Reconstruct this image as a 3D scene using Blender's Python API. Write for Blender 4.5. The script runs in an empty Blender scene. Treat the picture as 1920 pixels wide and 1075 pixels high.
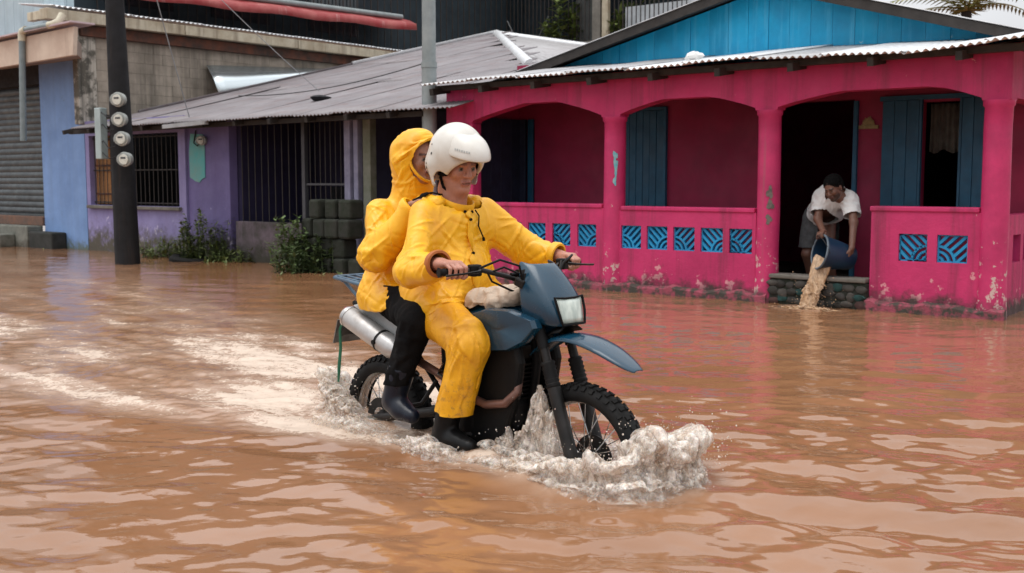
import bpy, bmesh, math, random
import numpy as np
from mathutils import Vector, Matrix, Euler
random.seed(7); rng = np.random.default_rng(11)
R = math.radians
scene = bpy.context.scene
# ------------------------------------------------------------------ camera
cam_d = bpy.data.cameras.new('camera'); cam = bpy.data.objects.new('camera', cam_d)
scene.collection.objects.link(cam); scene.camera = cam
cam_d.sensor_width = 36.0; cam_d.lens = 36.0*2050/1920; cam_d.clip_start = .05; cam_d.clip_end = 4000
cam.location = (0, 0, 1.24); cam.rotation_euler = (R(90-5.503), 0, 0)
cam_d.dof.use_dof = True; cam_d.dof.focus_distance = 5.3; cam_d.dof.aperture_fstop = 5.6
# ------------------------------------------------------------------ world: overcast daylight
SUN_EL, SUN_AZ = R(72), R(250)
world = bpy.data.worlds.new('World'); scene.world = world; world.use_nodes = True
nt = world.node_tree; nt.nodes.clear()
wo = nt.nodes.new('ShaderNodeOutputWorld'); bg = nt.nodes.new('ShaderNodeBackground')
sky = nt.nodes.new('ShaderNodeTexSky'); sky.sky_type = 'NISHITA'; sky.sun_disc = False
sky.sun_elevation = SUN_EL; sky.sun_rotation = SUN_AZ; sky.air_density = 1.0; sky.dust_density = 5.0; sky.ozone_density = 1.0
hs = nt.nodes.new('ShaderNodeHueSaturation'); hs.inputs['Saturation'].default_value = .22
nz = nt.nodes.new('ShaderNodeTexNoise'); nz.inputs['Scale'].default_value = 2.2; nz.inputs['Detail'].default_value = 4
mr = nt.nodes.new('ShaderNodeMapRange'); mr.inputs[1].default_value = .3; mr.inputs[2].default_value = .7; mr.inputs[3].default_value = 5.2; mr.inputs[4].default_value = 8.2
cl = nt.nodes.new('ShaderNodeCombineColor')
mx = nt.nodes.new('ShaderNodeMix'); mx.data_type = 'RGBA'; mx.inputs[0].default_value = .8
nt.links.new(sky.outputs[0], hs.inputs['Color']); nt.links.new(nz.outputs[0], mr.inputs[0])
for i, k in enumerate((.985, 1.0, 1.035)):
    m_ = nt.nodes.new('ShaderNodeMath'); m_.operation = 'MULTIPLY'; m_.inputs[1].default_value = k
    nt.links.new(mr.outputs[0], m_.inputs[0]); nt.links.new(m_.outputs[0], cl.inputs[i])
nt.links.new(hs.outputs[0], mx.inputs[6]); nt.links.new(cl.outputs[0], mx.inputs[7])
bg.inputs[1].default_value = .12
tc = nt.nodes.new('ShaderNodeTexCoord'); sx = nt.nodes.new('ShaderNodeSeparateXYZ'); gr = nt.nodes.new('ShaderNodeMapRange')   # an overcast sky is brighter overhead than at the horizon
gr.inputs[1].default_value = 0; gr.inputs[2].default_value = 1; gr.inputs[3].default_value = .66; gr.inputs[4].default_value = 1.75
nt.links.new(tc.outputs['Generated'], sx.inputs[0]); nt.links.new(sx.outputs[2], gr.inputs[0]); gm = nt.nodes.new('ShaderNodeMix'); gm.data_type = 'RGBA'; gm.blend_type = 'MULTIPLY'; gm.inputs[0].default_value = 1
gc_ = nt.nodes.new('ShaderNodeCombineColor'); [nt.links.new(gr.outputs[0], gc_.inputs[i]) for i in range(3)]
nt.links.new(mx.outputs[2], gm.inputs[6]); nt.links.new(gc_.outputs[0], gm.inputs[7]); nt.links.new(gm.outputs[2], bg.inputs[0])
nt.links.new(bg.outputs[0], wo.inputs[0])
sun_d = bpy.data.lights.new('sun', 'SUN'); sun_d.energy = .8; sun_d.angle = R(40); sun_d.color = (1, .97, .93)
sun = bpy.data.objects.new('sun', sun_d); scene.collection.objects.link(sun)
_sd = Vector((math.sin(SUN_AZ)*math.cos(SUN_EL), math.cos(SUN_AZ)*math.cos(SUN_EL), math.sin(SUN_EL)))
sun.rotation_euler = _sd.to_track_quat('Z', 'Y').to_euler()
scene.view_settings.view_transform = 'Standard'; scene.view_settings.look = 'None'
scene.view_settings.exposure = .47; scene.view_settings.gamma = 1; scene.view_settings.use_curve_mapping = False
scene.render.resolution_x = 1024; scene.render.resolution_y = 573

# ------------------------------------------------------------------ helpers
COL = scene.collection
def empty(name, loc=(0,0,0), rz=0, label=None, cat=None, group=None):
    o = bpy.data.objects.new(name, None); COL.objects.link(o); o.location = loc; o.rotation_euler = (0,0,rz)
    o.empty_display_size = .1
    return tag(o, label, cat, group)
def tag(o, label=None, cat=None, group=None, kind=None):
    for k, v in (('label',label),('category',cat),('group',group),('kind',kind)):
        if v: o[k] = v
    return o
class MB:
    "collects faces; build() links them as one mesh object"
    def __init__(s): s.v = []; s.f = []
    def add(s, vs, fs):
        n = len(s.v); s.v.extend([tuple(map(float,p)) for p in vs]); s.f.extend([tuple(i+n for i in f) for f in fs]); return s
    def box(s, x0,x1,y0,y1,z0,z1):
        return s.add([(x0,y0,z0),(x1,y0,z0),(x1,y1,z0),(x0,y1,z0),(x0,y0,z1),(x1,y0,z1),(x1,y1,z1),(x0,y1,z1)],
                     [(0,3,2,1),(4,5,6,7),(0,1,5,4),(1,2,6,5),(2,3,7,6),(3,0,4,7)])
    def obox(s, c, half, ax, up=(0,0,1)):
        "oriented box: ax = long axis"
        a = Vector(ax).normalized(); u = Vector(up); b = u.cross(a)
        if b.length < 1e-4: b = Vector((0,1,0)).cross(a)
        b.normalize(); u = a.cross(b); c = Vector(c); P = []
        for k in (-1,1):
            for i,j in ((-1,-1),(1,-1),(1,1),(-1,1)):
                P.append(c + a*half[0]*i + b*half[1]*j + u*half[2]*k)
        return s.add(P, [(0,3,2,1),(4,5,6,7),(0,1,5,4),(1,2,6,5),(2,3,7,6),(3,0,4,7)])
    def tube(s, pts, r, n=10, cap=True, closed=False, flat=1.0):
        pts = [Vector(p) for p in pts]; m = len(pts)
        rr = [r]*m if isinstance(r,(int,float)) else list(r)
        t0 = (pts[1]-pts[0]).normalized(); u = t0.orthogonal().normalized(); V = []; prev = t0
        for i,p in enumerate(pts):
            if closed: t = (pts[(i+1)%m]-pts[i-1]).normalized()
            else: t = ((pts[min(i+1,m-1)]-pts[i]).normalized() + (pts[i]-pts[max(i-1,0)]).normalized())
            t = t.normalized() if t.length > 1e-6 else prev
            q = prev.rotation_difference(t); u = (q @ u); u = (u - t*u.dot(t)).normalized(); prev = t; w = t.cross(u)
            for k in range(n):
                a = 2*math.pi*k/n; V.append(p + (u*math.cos(a) + w*math.sin(a)*flat)*rr[i])
        F = []; M_ = m if closed else m-1
        for i in range(M_):
            j = (i+1)%m
            for k in range(n): F.append((i*n+k, i*n+(k+1)%n, j*n+(k+1)%n, j*n+k))
        if cap and not closed: F.append(tuple(range(n-1,-1,-1))); F.append(tuple((m-1)*n+k for k in range(n)))
        return s.add(V, F)
    def lathe(s, prof, c=(0,0,0), ax=(0,0,1), n=24, a0=0, a1=2*math.pi, ref=None):
        "prof: [(radius, height)] about axis ax through c"
        a = Vector(ax).normalized(); u = Vector(ref).normalized() if ref else a.orthogonal().normalized(); w = a.cross(u); c = Vector(c)
        full = abs(a1-a0-2*math.pi) < 1e-6; cols = n if full else n+1; V = []
        for (r,h) in prof:
            for k in range(cols):
                t = a0+(a1-a0)*k/n; V.append(c + a*h + (u*math.cos(t)+w*math.sin(t))*r)
        F = []
        for i in range(len(prof)-1):
            for k in range(n):
                k2 = (k+1)%cols; F.append((i*cols+k, i*cols+k2, (i+1)*cols+k2, (i+1)*cols+k))
        return s.add(V, F)
    def prism(s, poly, o, ex, ey, th):
        "poly 2D in (ex,ey) at o, extruded by +-th/2 along ex x ey"
        o = Vector(o); ex = Vector(ex).normalized(); ey = Vector(ey).normalized(); nn = ex.cross(ey); m = len(poly)
        V = [o+ex*a+ey*b-nn*th/2 for a,b in poly] + [o+ex*a+ey*b+nn*th/2 for a,b in poly]
        F = [tuple(range(m-1,-1,-1)), tuple(range(m,2*m))] + [(i,(i+1)%m,(i+1)%m+m,i+m) for i in range(m)]
        return s.add(V, F)
    def loft(s, rings, cap=True, closed=True):
        n = len(rings[0]); V = [p for r in rings for p in r]; F = []
        for i in range(len(rings)-1):
            for k in range(n if closed else n-1): F.append((i*n+k, i*n+(k+1)%n, (i+1)*n+(k+1)%n, (i+1)*n+k))
        if cap and closed: F.append(tuple(range(n-1,-1,-1))); F.append(tuple((len(rings)-1)*n+k for k in range(n)))
        return s.add(V, F)
    def mesh(s, name, mat=None, smooth=None):
        me = bpy.data.meshes.new(name); me.from_pydata(s.v, [], s.f); me.update()
        if mat: me.materials.append(mat)
        if smooth is not None:
            me.polygons.foreach_set('use_smooth', [True]*len(me.polygons)); me.set_sharp_from_angle(angle=R(smooth))
        return me
    def build(s, name, mat, parent=None, smooth=None, bevel=0, sub=0, loc=None, segs=2, solid=0, fixn=True):
        me = s.mesh(name, mat, smooth)
        if fixn:
            b = bmesh.new(); b.from_mesh(me); bmesh.ops.recalc_face_normals(b, faces=b.faces); b.to_mesh(me); b.free()
        o = bpy.data.objects.new(name, me); COL.objects.link(o); o.parent = parent
        if loc: o.location = loc
        if solid: md = o.modifiers.new('solid','SOLIDIFY'); md.thickness = solid; md.offset = 0
        if bevel: md = o.modifiers.new('bevel','BEVEL'); md.width = bevel; md.segments = segs; md.limit_method = 'ANGLE'; md.angle_limit = R(40)
        if sub: md = o.modifiers.new('sub','SUBSURF'); md.levels = md.render_levels = sub
        return o
def inst(name, me, parent, loc=(0,0,0), rot=(0,0,0), sc=(1,1,1)):
    o = bpy.data.objects.new(name, me); COL.objects.link(o); o.parent = parent; o.location = loc; o.rotation_euler = rot; o.scale = sc
    return o
def copy_tree(o, parent=None):
    c = o.copy(); COL.objects.link(c); c.parent = parent
    for ch in list(o.children): copy_tree(ch, c)
    return c
def holes_wall(mb, xs, zs, holes, y0, y1, axis='x'):
    "slab between y0,y1 with rectangular cells cut out; holes = set of (i,j)"
    nx, nz = len(xs)-1, len(zs)-1
    def P(x,y,z): return (x,y,z) if axis=='x' else (y,x,z)
    solid = lambda i,j: 0<=i<nx and 0<=j<nz and (i,j) not in holes
    for i in range(nx):
        for j in range(nz):
            if not solid(i,j): continue
            a,b,c,d = xs[i],xs[i+1],zs[j],zs[j+1]
            mb.add([P(a,y0,c),P(b,y0,c),P(b,y0,d),P(a,y0,d)],[(0,1,2,3)]); mb.add([P(a,y1,c),P(b,y1,c),P(b,y1,d),P(a,y1,d)],[(3,2,1,0)])
            if not solid(i-1,j): mb.add([P(a,y0,c),P(a,y0,d),P(a,y1,d),P(a,y1,c)],[(0,1,2,3)])
            if not solid(i+1,j): mb.add([P(b,y0,c),P(b,y0,d),P(b,y1,d),P(b,y1,c)],[(3,2,1,0)])
            if not solid(i,j-1): mb.add([P(a,y0,c),P(b,y0,c),P(b,y1,c),P(a,y1,c)],[(3,2,1,0)])
            if not solid(i,j+1): mb.add([P(a,y0,d),P(b,y0,d),P(b,y1,d),P(a,y1,d)],[(0,1,2,3)])
    return mb
def weld(o, d=1e-4):
    b = bmesh.new(); b.from_mesh(o.data); bmesh.ops.remove_doubles(b, verts=b.verts, dist=d); bmesh.ops.recalc_face_normals(b, faces=b.faces); b.to_mesh(o.data); b.free(); return o
# ------------------------------------------------------------------ materials
class NT:
    def __init__(s, name):
        s.m = bpy.data.materials.new(name); s.m.use_nodes = True; s.t = s.m.node_tree; s.b = s.t.nodes['Principled BSDF']; s._co = None
    def n(s, t, **k):
        x = s.t.nodes.new('ShaderNode'+t)
        for a,v in k.items(): setattr(x,a,v)
        return x
    def l(s, a, b): s.t.links.new(a,b)
    def co(s, scale=(1,1,1), world=False, rnd=False):
        if world: src = s.n('NewGeometry').outputs['Position']
        else: src = s.n('TexCoord').outputs['Object']
        mp = s.n('Mapping'); mp.inputs['Scale'].default_value = scale; s.l(src, mp.inputs[0])
        if rnd:
            oi = s.n('ObjectInfo'); v = s.n('VectorMath', operation='SCALE'); v.inputs[0].default_value = (37,91,53); s.l(oi.outputs['Random'], v.inputs['Scale']); s.l(v.outputs[0], mp.inputs['Location'])
        return mp.outputs[0]
    def noise(s, sc, det=5, rough=.6, co=None, lo=.35, hi=.65, dist=0, a=0., b=1.):
        x = s.n('TexNoise'); x.inputs['Scale'].default_value = sc; x.inputs['Detail'].default_value = det; x.inputs['Roughness'].default_value = rough; x.inputs['Distortion'].default_value = dist
        s.l(co if co is not None else s.co(), x.inputs['Vector']); return s.rng(x.outputs[0], lo, hi, a, b)
    def rng(s, src, lo, hi, a=0., b=1.):
        r = s.n('MapRange'); r.inputs[1].default_value = lo; r.inputs[2].default_value = hi; r.inputs[3].default_value = a; r.inputs[4].default_value = b; s.l(src, r.inputs[0]); return r.outputs[0]
    def math(s, op, a, b=0., c=None):
        x = s.n('Math', operation=op)
        for i,v in enumerate((a,b) if c is None else (a,b,c)):
            if isinstance(v,(int,float)): x.inputs[i].default_value = v
            else: s.l(v, x.inputs[i])
        return x.outputs[0]
    def mix(s, f, a, b, blend='MIX'):
        x = s.n('Mix', data_type='RGBA', blend_type=blend)
        for i,v in ((0,f),(6,a),(7,b)):
            if isinstance(v,(int,float)): x.inputs[i].default_value = v
            elif isinstance(v,(tuple,list)): x.inputs[i].default_value = (*v[:3],1)
            else: s.l(v, x.inputs[i])
        return x.outputs[2]
    def bump(s, h, st=.3, d=.01):
        x = s.n('Bump'); x.inputs['Strength'].default_value = st; x.inputs['Distance'].default_value = d; s.l(h, x.inputs['Height']); s.l(x.outputs[0], s.b.inputs['Normal']); return x
    def z(s): 
        g = s.n('NewGeometry'); x = s.n('SeparateXYZ'); s.l(g.outputs['Position'], x.inputs[0]); return x.outputs[2]
def mat(name, c1, c2=None, sc=6, rough=.6, metal=0, bump=0, bsc=40, bd=.004, rnd=0, spec=.5, coat=0, streak=None, dirt=None, peel=None, lo=.35, hi=.65, rvar=.1, wco=False):
    "two-tone noise colour + streaks, low dirt, flaked paint, bump"
    t = NT(name); col = None
    co = t.co(world=wco, rnd=bool(rnd) and not wco)
    if c2 is None: c2 = tuple(x*.8 for x in c1)
    col = t.mix(t.noise(sc, 6, .65, co, lo, hi), c1, c2)
    if rnd:
        oi = t.n('ObjectInfo'); f = t.rng(oi.outputs['Random'], 0, 1, 1-rnd, 1+rnd)
        cc = t.n('CombineColor'); [t.l(f, cc.inputs[i]) for i in range(3)]; col = t.mix(1., col, cc.outputs[0], 'MULTIPLY')
    if streak:   # (colour, scale, lo, hi, amount)
        sc_, ss, lo_, hi_, am = streak
        col = t.mix(t.math('MULTIPLY', t.noise(1, 6, .7, t.co((ss,ss,ss*.06), world=wco, rnd=bool(rnd) and not wco), lo_, hi_), am), col, sc_)
    if peel:     # (colour, scale, threshold, z0, z1): flakes, more of them between z0 and z1
        pc, ps, th, z0, z1 = peel
        nn = t.noise(ps, 7, .68, t.co(), 0, 1)
        h = t.rng(t.z(), z0, z1, .16, 0)
        f = t.rng(t.math('ADD', nn, h), th, th+.015); col = t.mix(f, col, pc)
    if dirt:     # (colour, z0, z1, amount)
        dc, z0, z1, am = dirt
        h = t.rng(t.z(), z0, z1, 1, 0); nn = t.noise(7, 6, .7, t.co(), .25, .75, a=-.5, b=.5)
        f = t.rng(t.math('ADD', h, nn), .25, .85, 0, am); col = t.mix(f, col, dc)
    t.l(col, t.b.inputs['Base Color']); t.b.inputs['Metallic'].default_value = metal
    if rvar: t.l(t.noise(sc*1.7, 4, .6, co, .3, .7, a=max(rough-rvar,.02), b=min(rough+rvar,1)), t.b.inputs['Roughness'])
    else: t.b.inputs['Roughness'].default_value = rough
    t.b.inputs['Specular IOR Level'].default_value = spec
    if coat: t.b.inputs['Coat Weight'].default_value = coat; t.b.inputs['Coat Roughness'].default_value = .08
    if bump: t.bump(t.noise(bsc, 6, .65, co, 0, 1), bump, bd)
    return t.m
# ------------------------------------------------------------------ street frame: x along the house fronts, y into the houses
HA = R(-39); HO = Vector((1.0938, 12.3956, 0)); HEX = Vector((math.cos(HA), math.sin(HA), 0)); HEY = Vector((-math.sin(HA), math.cos(HA), 0))
def hw(x, y, z=0): return HO + HEX*x + HEY*y + Vector((0,0,z))
class House:
    "a thing standing in the street frame; parts are given in street coordinates"
    def __init__(s, name, base, label, cat, group=None):
        s.off = Vector(base); s.root = empty(name, hw(*base), HA, label, cat, group)
    def part(s, mb, name, m, parent=None, **k):
        return mb.build(name, m, parent or s.root, loc=None if parent else -s.off, **k)
    def inst(s, name, me, loc, rot=(0,0,0), sc=(1,1,1), parent=None):
        return inst(name, me, parent or s.root, Vector(loc)-(Vector((0,0,0)) if parent else s.off), rot, sc)
# materials of the houses
PINK = (.61,.030,.145)
m_pink = mat('pink_paint', PINK, (.42,.018,.10), 1.6, .66, bump=.5, bsc=19, bd=.010, streak=((.22,.022,.06),6,.50,.70,.8), peel=((.66,.27,.30),7.5,.685,.04,.5), dirt=((.035,.028,.022),.03,.26,.95), lo=.30, hi=.70)
m_pink_pillar = mat('pink_pillar_paint', PINK, (.44,.020,.105), 3, .55, bump=.4, bsc=18, bd=.008, peel=((.60,.42,.38),9,.69,.1,1.1), dirt=((.05,.035,.03),.02,.2,.8), streak=((.26,.12,.12),7,.58,.74,.6))
m_pink_shade = mat('pink_paint_shaded', (.30,.010,.055), (.20,.008,.04), 2, .7, bump=.3, bsc=20)  # the same pink made darker: porch shade put into the colour
m_plinth = mat('dirty_plinth', (.30,.06,.09), (.05,.045,.035), 9, .8, bump=.8, bsc=22, bd=.015, lo=.42, hi=.55)
m_blue = mat('blue_shutter_paint', (.006,.085,.16), (.005,.055,.105), 4, .55, bump=.3, rnd=.12, streak=((.02,.10,.17),9,.5,.7,.6))
m_gable = mat('blue_gable_paint', (.0,.42,.74), (.0,.32,.60), 3, .55, bump=.25, rnd=.10, streak=((.08,.50,.78),10,.52,.68,.75), peel=((.25,.55,.70),7,.74,2.6,2.9))
m_ribs = mat('blue_block_paint', (.01,.30,.56), (.01,.20,.42), 8, .6, bump=.3, rnd=.1)
m_tin = mat('weathered_tin', (.50,.50,.51), (.36,.35,.35), 3, .42, metal=.35, bump=.15, rnd=.12, streak=((.20,.17,.15),4,.55,.72,.5))
m_tin_bright = mat('bright_tin', (.74,.75,.76), (.60,.61,.62), 4, .4, metal=.25, bump=.15, rnd=.06)
m_tin_mauve = mat('mauve_tin', (.225,.205,.212), (.165,.145,.152), 1.2, .5, metal=.1, bump=.15, rnd=.07, streak=((.16,.10,.095),2.2,.50,.70,.7))
m_wood = mat('dark_timber', (.035,.028,.024), (.018,.015,.013), 7, .75, bump=.5, bsc=30)
m_dark = mat('near_black', (.016,.016,.02), (.01,.01,.012), 5, .9)  # one near-black shared by rooms, undersides, cables and the rag
m_conc = mat('grey_concrete', (.20,.18,.155), (.12,.11,.09), 5, .85, bump=.6, bsc=35, bd=.008, rnd=.1)
m_block = mat('concrete_block', (.38,.325,.265), (.27,.23,.185), 4, .9, bump=.7, bsc=45, bd=.008, rnd=.05, wco=True, streak=((.05,.044,.034),1.3,.46,.66,.85))
m_mossy = mat('mossy_block', (.024,.024,.019), (.010,.015,.006), 7, .95, bump=.9, bsc=30, bd=.012, rnd=.2)
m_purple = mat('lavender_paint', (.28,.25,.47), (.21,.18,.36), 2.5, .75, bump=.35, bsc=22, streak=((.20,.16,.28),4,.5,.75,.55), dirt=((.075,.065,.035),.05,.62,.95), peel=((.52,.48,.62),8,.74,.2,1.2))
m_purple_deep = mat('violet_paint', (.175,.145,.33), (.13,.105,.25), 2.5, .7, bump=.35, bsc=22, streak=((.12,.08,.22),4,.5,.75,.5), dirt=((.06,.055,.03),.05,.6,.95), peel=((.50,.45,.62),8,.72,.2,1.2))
m_shopblue = mat('powder_blue_paint', (.20,.33,.60), (.15,.26,.50), 2, .7, bump=.25, bsc=18, streak=((.14,.22,.38),3,.5,.75,.5), dirt=((.10,.13,.10),-.02,.28,.95))
m_paleblue = mat('pale_blue_cladding', (.42,.52,.56), (.34,.43,.48), 2, .6, bump=.2, streak=((.28,.34,.36),4,.5,.7,.5))
m_cream = mat('cream_fascia', (.62,.50,.40), (.50,.38,.30), 2, .75, bump=.3, streak=((.22,.13,.09),3,.55,.75,.7))
m_gutter = mat('stained_gutter', (.55,.49,.37), (.38,.31,.21), 3, .6, bump=.3, rnd=.1, streak=((.13,.09,.06),8,.5,.7,.7))
m_rust = mat('rust', (.13,.045,.025), (.03,.024,.02), 3.5, .9, bump=.6, bsc=30)
m_steel = mat('roller_slat_steel', (.105,.12,.125), (.06,.072,.078), 4, .5, metal=.3, bump=.1, rnd=.12, streak=((.05,.05,.05),4,.5,.7,.6))
m_pipe = mat('grey_pvc', (.22,.26,.27), (.16,.20,.21), 6, .45, bump=.1)
m_pipe_cream = mat('cream_pvc', (.62,.58,.45), (.48,.44,.33), 8, .5)
m_red = mat('red_awning', (.30,.022,.026), (.40,.10,.09), 2.5, .55, bump=.2, streak=((.62,.45,.42),3,.58,.7,.7))
m_teal_dark = mat('dark_teal_wall', (.018,.032,.042), (.010,.018,.024), 3, .8)
m_bamboo = mat('bamboo_blind', (.34,.17,.06), (.22,.10,.04), 9, .7, rnd=.3, bump=.3)
m_iron = mat('black_iron', (.02,.02,.022), (.04,.028,.02), 15, .6, bump=.2)
m_white = mat('white_plastic', (.78,.78,.76), (.66,.66,.64), 5, .4)
m_galv = mat('galvanised_post', (.30,.33,.33), (.22,.25,.25), 5, .5, metal=.3, bump=.12, streak=((.16,.16,.15),5,.55,.7,.5))
m_leaf = mat('leaf_green', (.055,.10,.025), (.10,.14,.04), 9, .55, rnd=.35)
m_leaf_b = mat('leaf_yellow_green', (.16,.19,.05), (.09,.13,.035), 9, .55, rnd=.35)
m_ground = mat('silted_road', (.16,.10,.06), (.10,.07,.045), 1.5, .9, bump=.4)

# ground sheet under the water, out to the horizon
g = MB(); g.add([(-900,-60,0),(900,-60,0),(900,1500,0),(-900,1500,0)],[(0,1,2,3)])
ground_o = tag(g.build('ground', m_ground, loc=(0,0,-.33)), kind='structure')

# ================================================================== PINK HOUSE
PH = House('pink_house', (.9,0,-.33), 'bright pink house with arched porch, breeze-block parapets and blue gable', 'house')
# arched beam over the porch
def arch(x0,x1,a0,a1,z0,z1):
    out = []
    for i in range(13):
        t = i/12; x = x0+(x1-x0)*t
        if x < a0: f = ((x-x0)/(a0-x0))**.85
        elif x > a1: f = ((x1-x)/(x1-a1))**.85
        else: f = 1
        out.append((x, z0+(z1-z0)*f))
    return out
prof = [(-2.49,2.40),(-2.49,1.96),(-2.06,1.96)] + arch(-2.05,-.125,-1.25,-.75,1.985,2.165) + [(-.12,1.96),(.125,1.96)] + arch(.13,1.775,.66,1.27,1.985,2.125) + [(1.78,1.96),(2.02,1.96)] + arch(2.025,3.985,2.65,3.58,1.985,2.11) + [(3.99,1.96),(4.24,1.96),(4.24,2.40)]
# strip front, back, underside
b = MB(); top = 2.40; q = prof[1:-1]
for (xa,za),(xb,zb) in zip(q[:-1], q[1:]):
    if xb-xa > 1e-6:
        b.add([(xa,.02,za),(xb,.02,zb),(xb,.02,top),(xa,.02,top)],[(0,1,2,3)]); b.add([(xa,.2,za),(xb,.2,zb),(xb,.2,top),(xa,.2,top)],[(3,2,1,0)])
    b.add([(xa,.02,za),(xb,.02,zb),(xb,.2,zb),(xa,.2,za)],[(3,2,1,0)])
b.add([(-2.49,.02,1.96),(-2.49,.02,top),(-2.49,.2,top),(-2.49,.2,1.96)],[(0,1,2,3)]); b.add([(4.24,.02,1.96),(4.24,.02,top),(4.24,.2,top),(4.24,.2,1.96)],[(0,1,2,3)])
weld(PH.part(b,'arch_beam',m_pink))
b = MB(); b.box(-2.487,-2.06,.022,.198,-.33,1.96); PH.part(b,'corner_pier',m_pink, bevel=.015)
def pillar(cx, r):
    b = MB(); n = 28; rings = []
    hs_ = [-.33,.0,.10,.2,.5,.9,1.3,1.7,1.90,1.915,1.96]; rs = [r*1.16,r*1.14,r*1.08,r*1.03,r*1.0,r,r*.985,r*.98,r*.985,r*1.10,r*1.12]
    for h,rr in zip(hs_,rs):
        ring = []
        for k in range(n):
            a = 2*math.pi*k/n; w = 1+.02*math.sin(3*a+h*4+cx)+.012*math.sin(7*a-h*9)+rng.uniform(-.008,.008)
            ring.append((cx+rr*w*math.cos(a), .11+rr*w*math.sin(a), h))
        rings.append(ring)
    b.loft(rings); return PH.part(b,'pillar',m_pink_pillar,smooth=50)
for cx,r in ((.005,.125),(1.90,.117),(4.115,.122)): pillar(cx,r)
# old teal and grey paint scraps on the pillars
m_scrap_t = mat('teal_paint_scrap', (.05,.42,.50), (.35,.5,.5), 14, .7); m_scrap_g = mat('bare_render_scrap', (.20,.17,.15), (.10,.09,.08), 18, .9, bump=.6)
def scrap(cx, r, z, h, wa, m_, ca):
    b = MB(); n = 14; pts = []
    for k in range(n):
        a = 2*math.pi*k/n; q_ = 1+.3*math.sin(3*a+z*9)+rng.uniform(-.2,.2); t = ca+wa*q_*math.cos(a); pts.append((cx+(r+.006)*math.sin(t), .11-(r+.006)*math.cos(t), z+h*q_*math.sin(a)))
    b.add(pts,[tuple(range(n))]); o = PH.part(b,'paint_scrap',m_,solid=.003); return o
scrap(.005,.125,1.52,.055,.20,m_scrap_t,.62); scrap(.005,.125,1.40,.10,.16,m_scrap_t,.66); scrap(.005,.125,1.24,.05,.14,m_scrap_t,.6)
for z,h in ((1.12,.06),(1.0,.05),(.85,.045)): scrap(1.90,.117,z,h,.28,m_scrap_g,.55+.05*math.sin(z*20))
# parapets with openings for breeze blocks
Z0,Z1 = .487,.745
ZB = [-.33,Z0,Z1,.93]
blocks = []   # (x0,x1)
def parapet(x0,x1,holes,zt):
    xs = [x0]; hid = set()
    for a,c in holes: xs += [a,c]; hid.add((len(xs)-2,1)); blocks.append((a,c))
    xs.append(x1); b = MB(); holes_wall(b, xs, [-.33,Z0,Z1,zt], hid, .05,.19)
    return weld(PH.part(b,'parapet_wall',m_pink))
parapet(-2.06,-.10,[(-1.93,-1.665),(-1.565,-1.30),(-1.20,-.935),(-.835,-.57),(-.47,-.205)],.935)
parapet(.11,1.795,[(.137+.338*i,.137+.338*i+.265) for i in range(5)],.915)
parapet(3.005,4.02,[(3.275,3.543),(3.631,3.907)],.955)
for x0,x1,zt in ((-2.05,-.12,.937),(.13,1.78,.917),(2.99,4.0,.957)):
    b = MB(); b.box(x0,x1,.035,.205,zt-.004,zt+.045); PH.part(b,'coping',m_pink,bevel=.012)
# side parapet and beam at the right end
b = MB(); holes_wall(b,[.22,.42,.68,.78,1.04,1.31],ZB,{(1,1),(3,1)},4.06,4.2,'y'); weld(PH.part(b,'parapet_wall',m_pink))
b = MB(); b.box(4.05,4.235,.203,1.30,1.98,2.40); PH.part(b,'side_beam',m_pink)
# left end of the porch: wall with a dark closed door
b = MB(); b.box(-2.485,-2.33,.2,1.30,-.33,2.40); PH.part(b,'side_wall',m_pink_shade)
m_navy = mat('navy_door', (.016,.02,.045), (.010,.012,.028), 5, .6, bump=.3, rnd=.15)
for i in range(5):
    b = MB(); b.box(-2.325,-2.295,.24+i*.21,.24+i*.21+.205,.1,2.06); PH.part(b,'plank',m_navy,bevel=.004)
# breeze blocks: ribs fanning from a lower corner with two arcs round it
def breeze_mesh(flip):
    b = MB(); S=.265; H=Z1-Z0; d=.05
    def bar(p,q,w):
        p=Vector((p[0],p[1])); q=Vector((q[0],q[1])); t=(q-p).normalized()*w/2; n_=Vector((-t.y,t.x)); P=[p-n_,q-n_,q+n_,p+n_]
        P=[((S-x) if flip else x, y) for x,y in P]; V=[(x,0,y) for x,y in P]+[(x,d,y) for x,y in P]
        b.add(V,[(0,1,2,3),(7,6,5,4),(0,4,5,1),(1,5,6,2),(2,6,7,3),(3,7,4,0)])
    for r in (.05,.10,.15):
        for k in range(8):
            a0,a1 = math.pi/2*k/8-.02, math.pi/2*(k+1)/8+.02
            bar((r*math.cos(a0),r*math.sin(a0)),(r*math.cos(a1),r*math.sin(a1)),.021)
    dg=math.sqrt(.5)
    for o_ in (-.115,-.058,0,.058,.115):     # ribs run parallel to the diagonal, from the arcs to the far edges
        r0=math.sqrt(max(.152**2-o_*o_,.0004)); p_=((r0-o_)*dg,(r0+o_)*dg); L=min((S-p_[0])/dg,(H-p_[1])/dg)-.004
        bar(p_,(p_[0]+L*dg,p_[1]+L*dg),.026)
    bar((0,.008),(.125,.008),.016); bar((.008,0),(.008,.125),.016)
    bar((0,H-.006),(S,H-.006),.012); bar((S-.006,0),(S-.006,H),.012); bar((0,.006),(S,.006),.012); bar((.006,0),(.006,H),.012)
    return b.mesh('breeze_block', m_ribs)
bm_ = [breeze_mesh(0), breeze_mesh(1)]
for i,(a,c) in enumerate(blocks): PH.inst('breeze_block', bm_[(i+1)%2], (a,.075,Z0), sc=((c-a)/.265,1,1))
for i,a in enumerate((.42,.78)): PH.inst('breeze_block', bm_[i%2], (4.12,a,Z0), rot=(0,0,R(90)))
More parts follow.
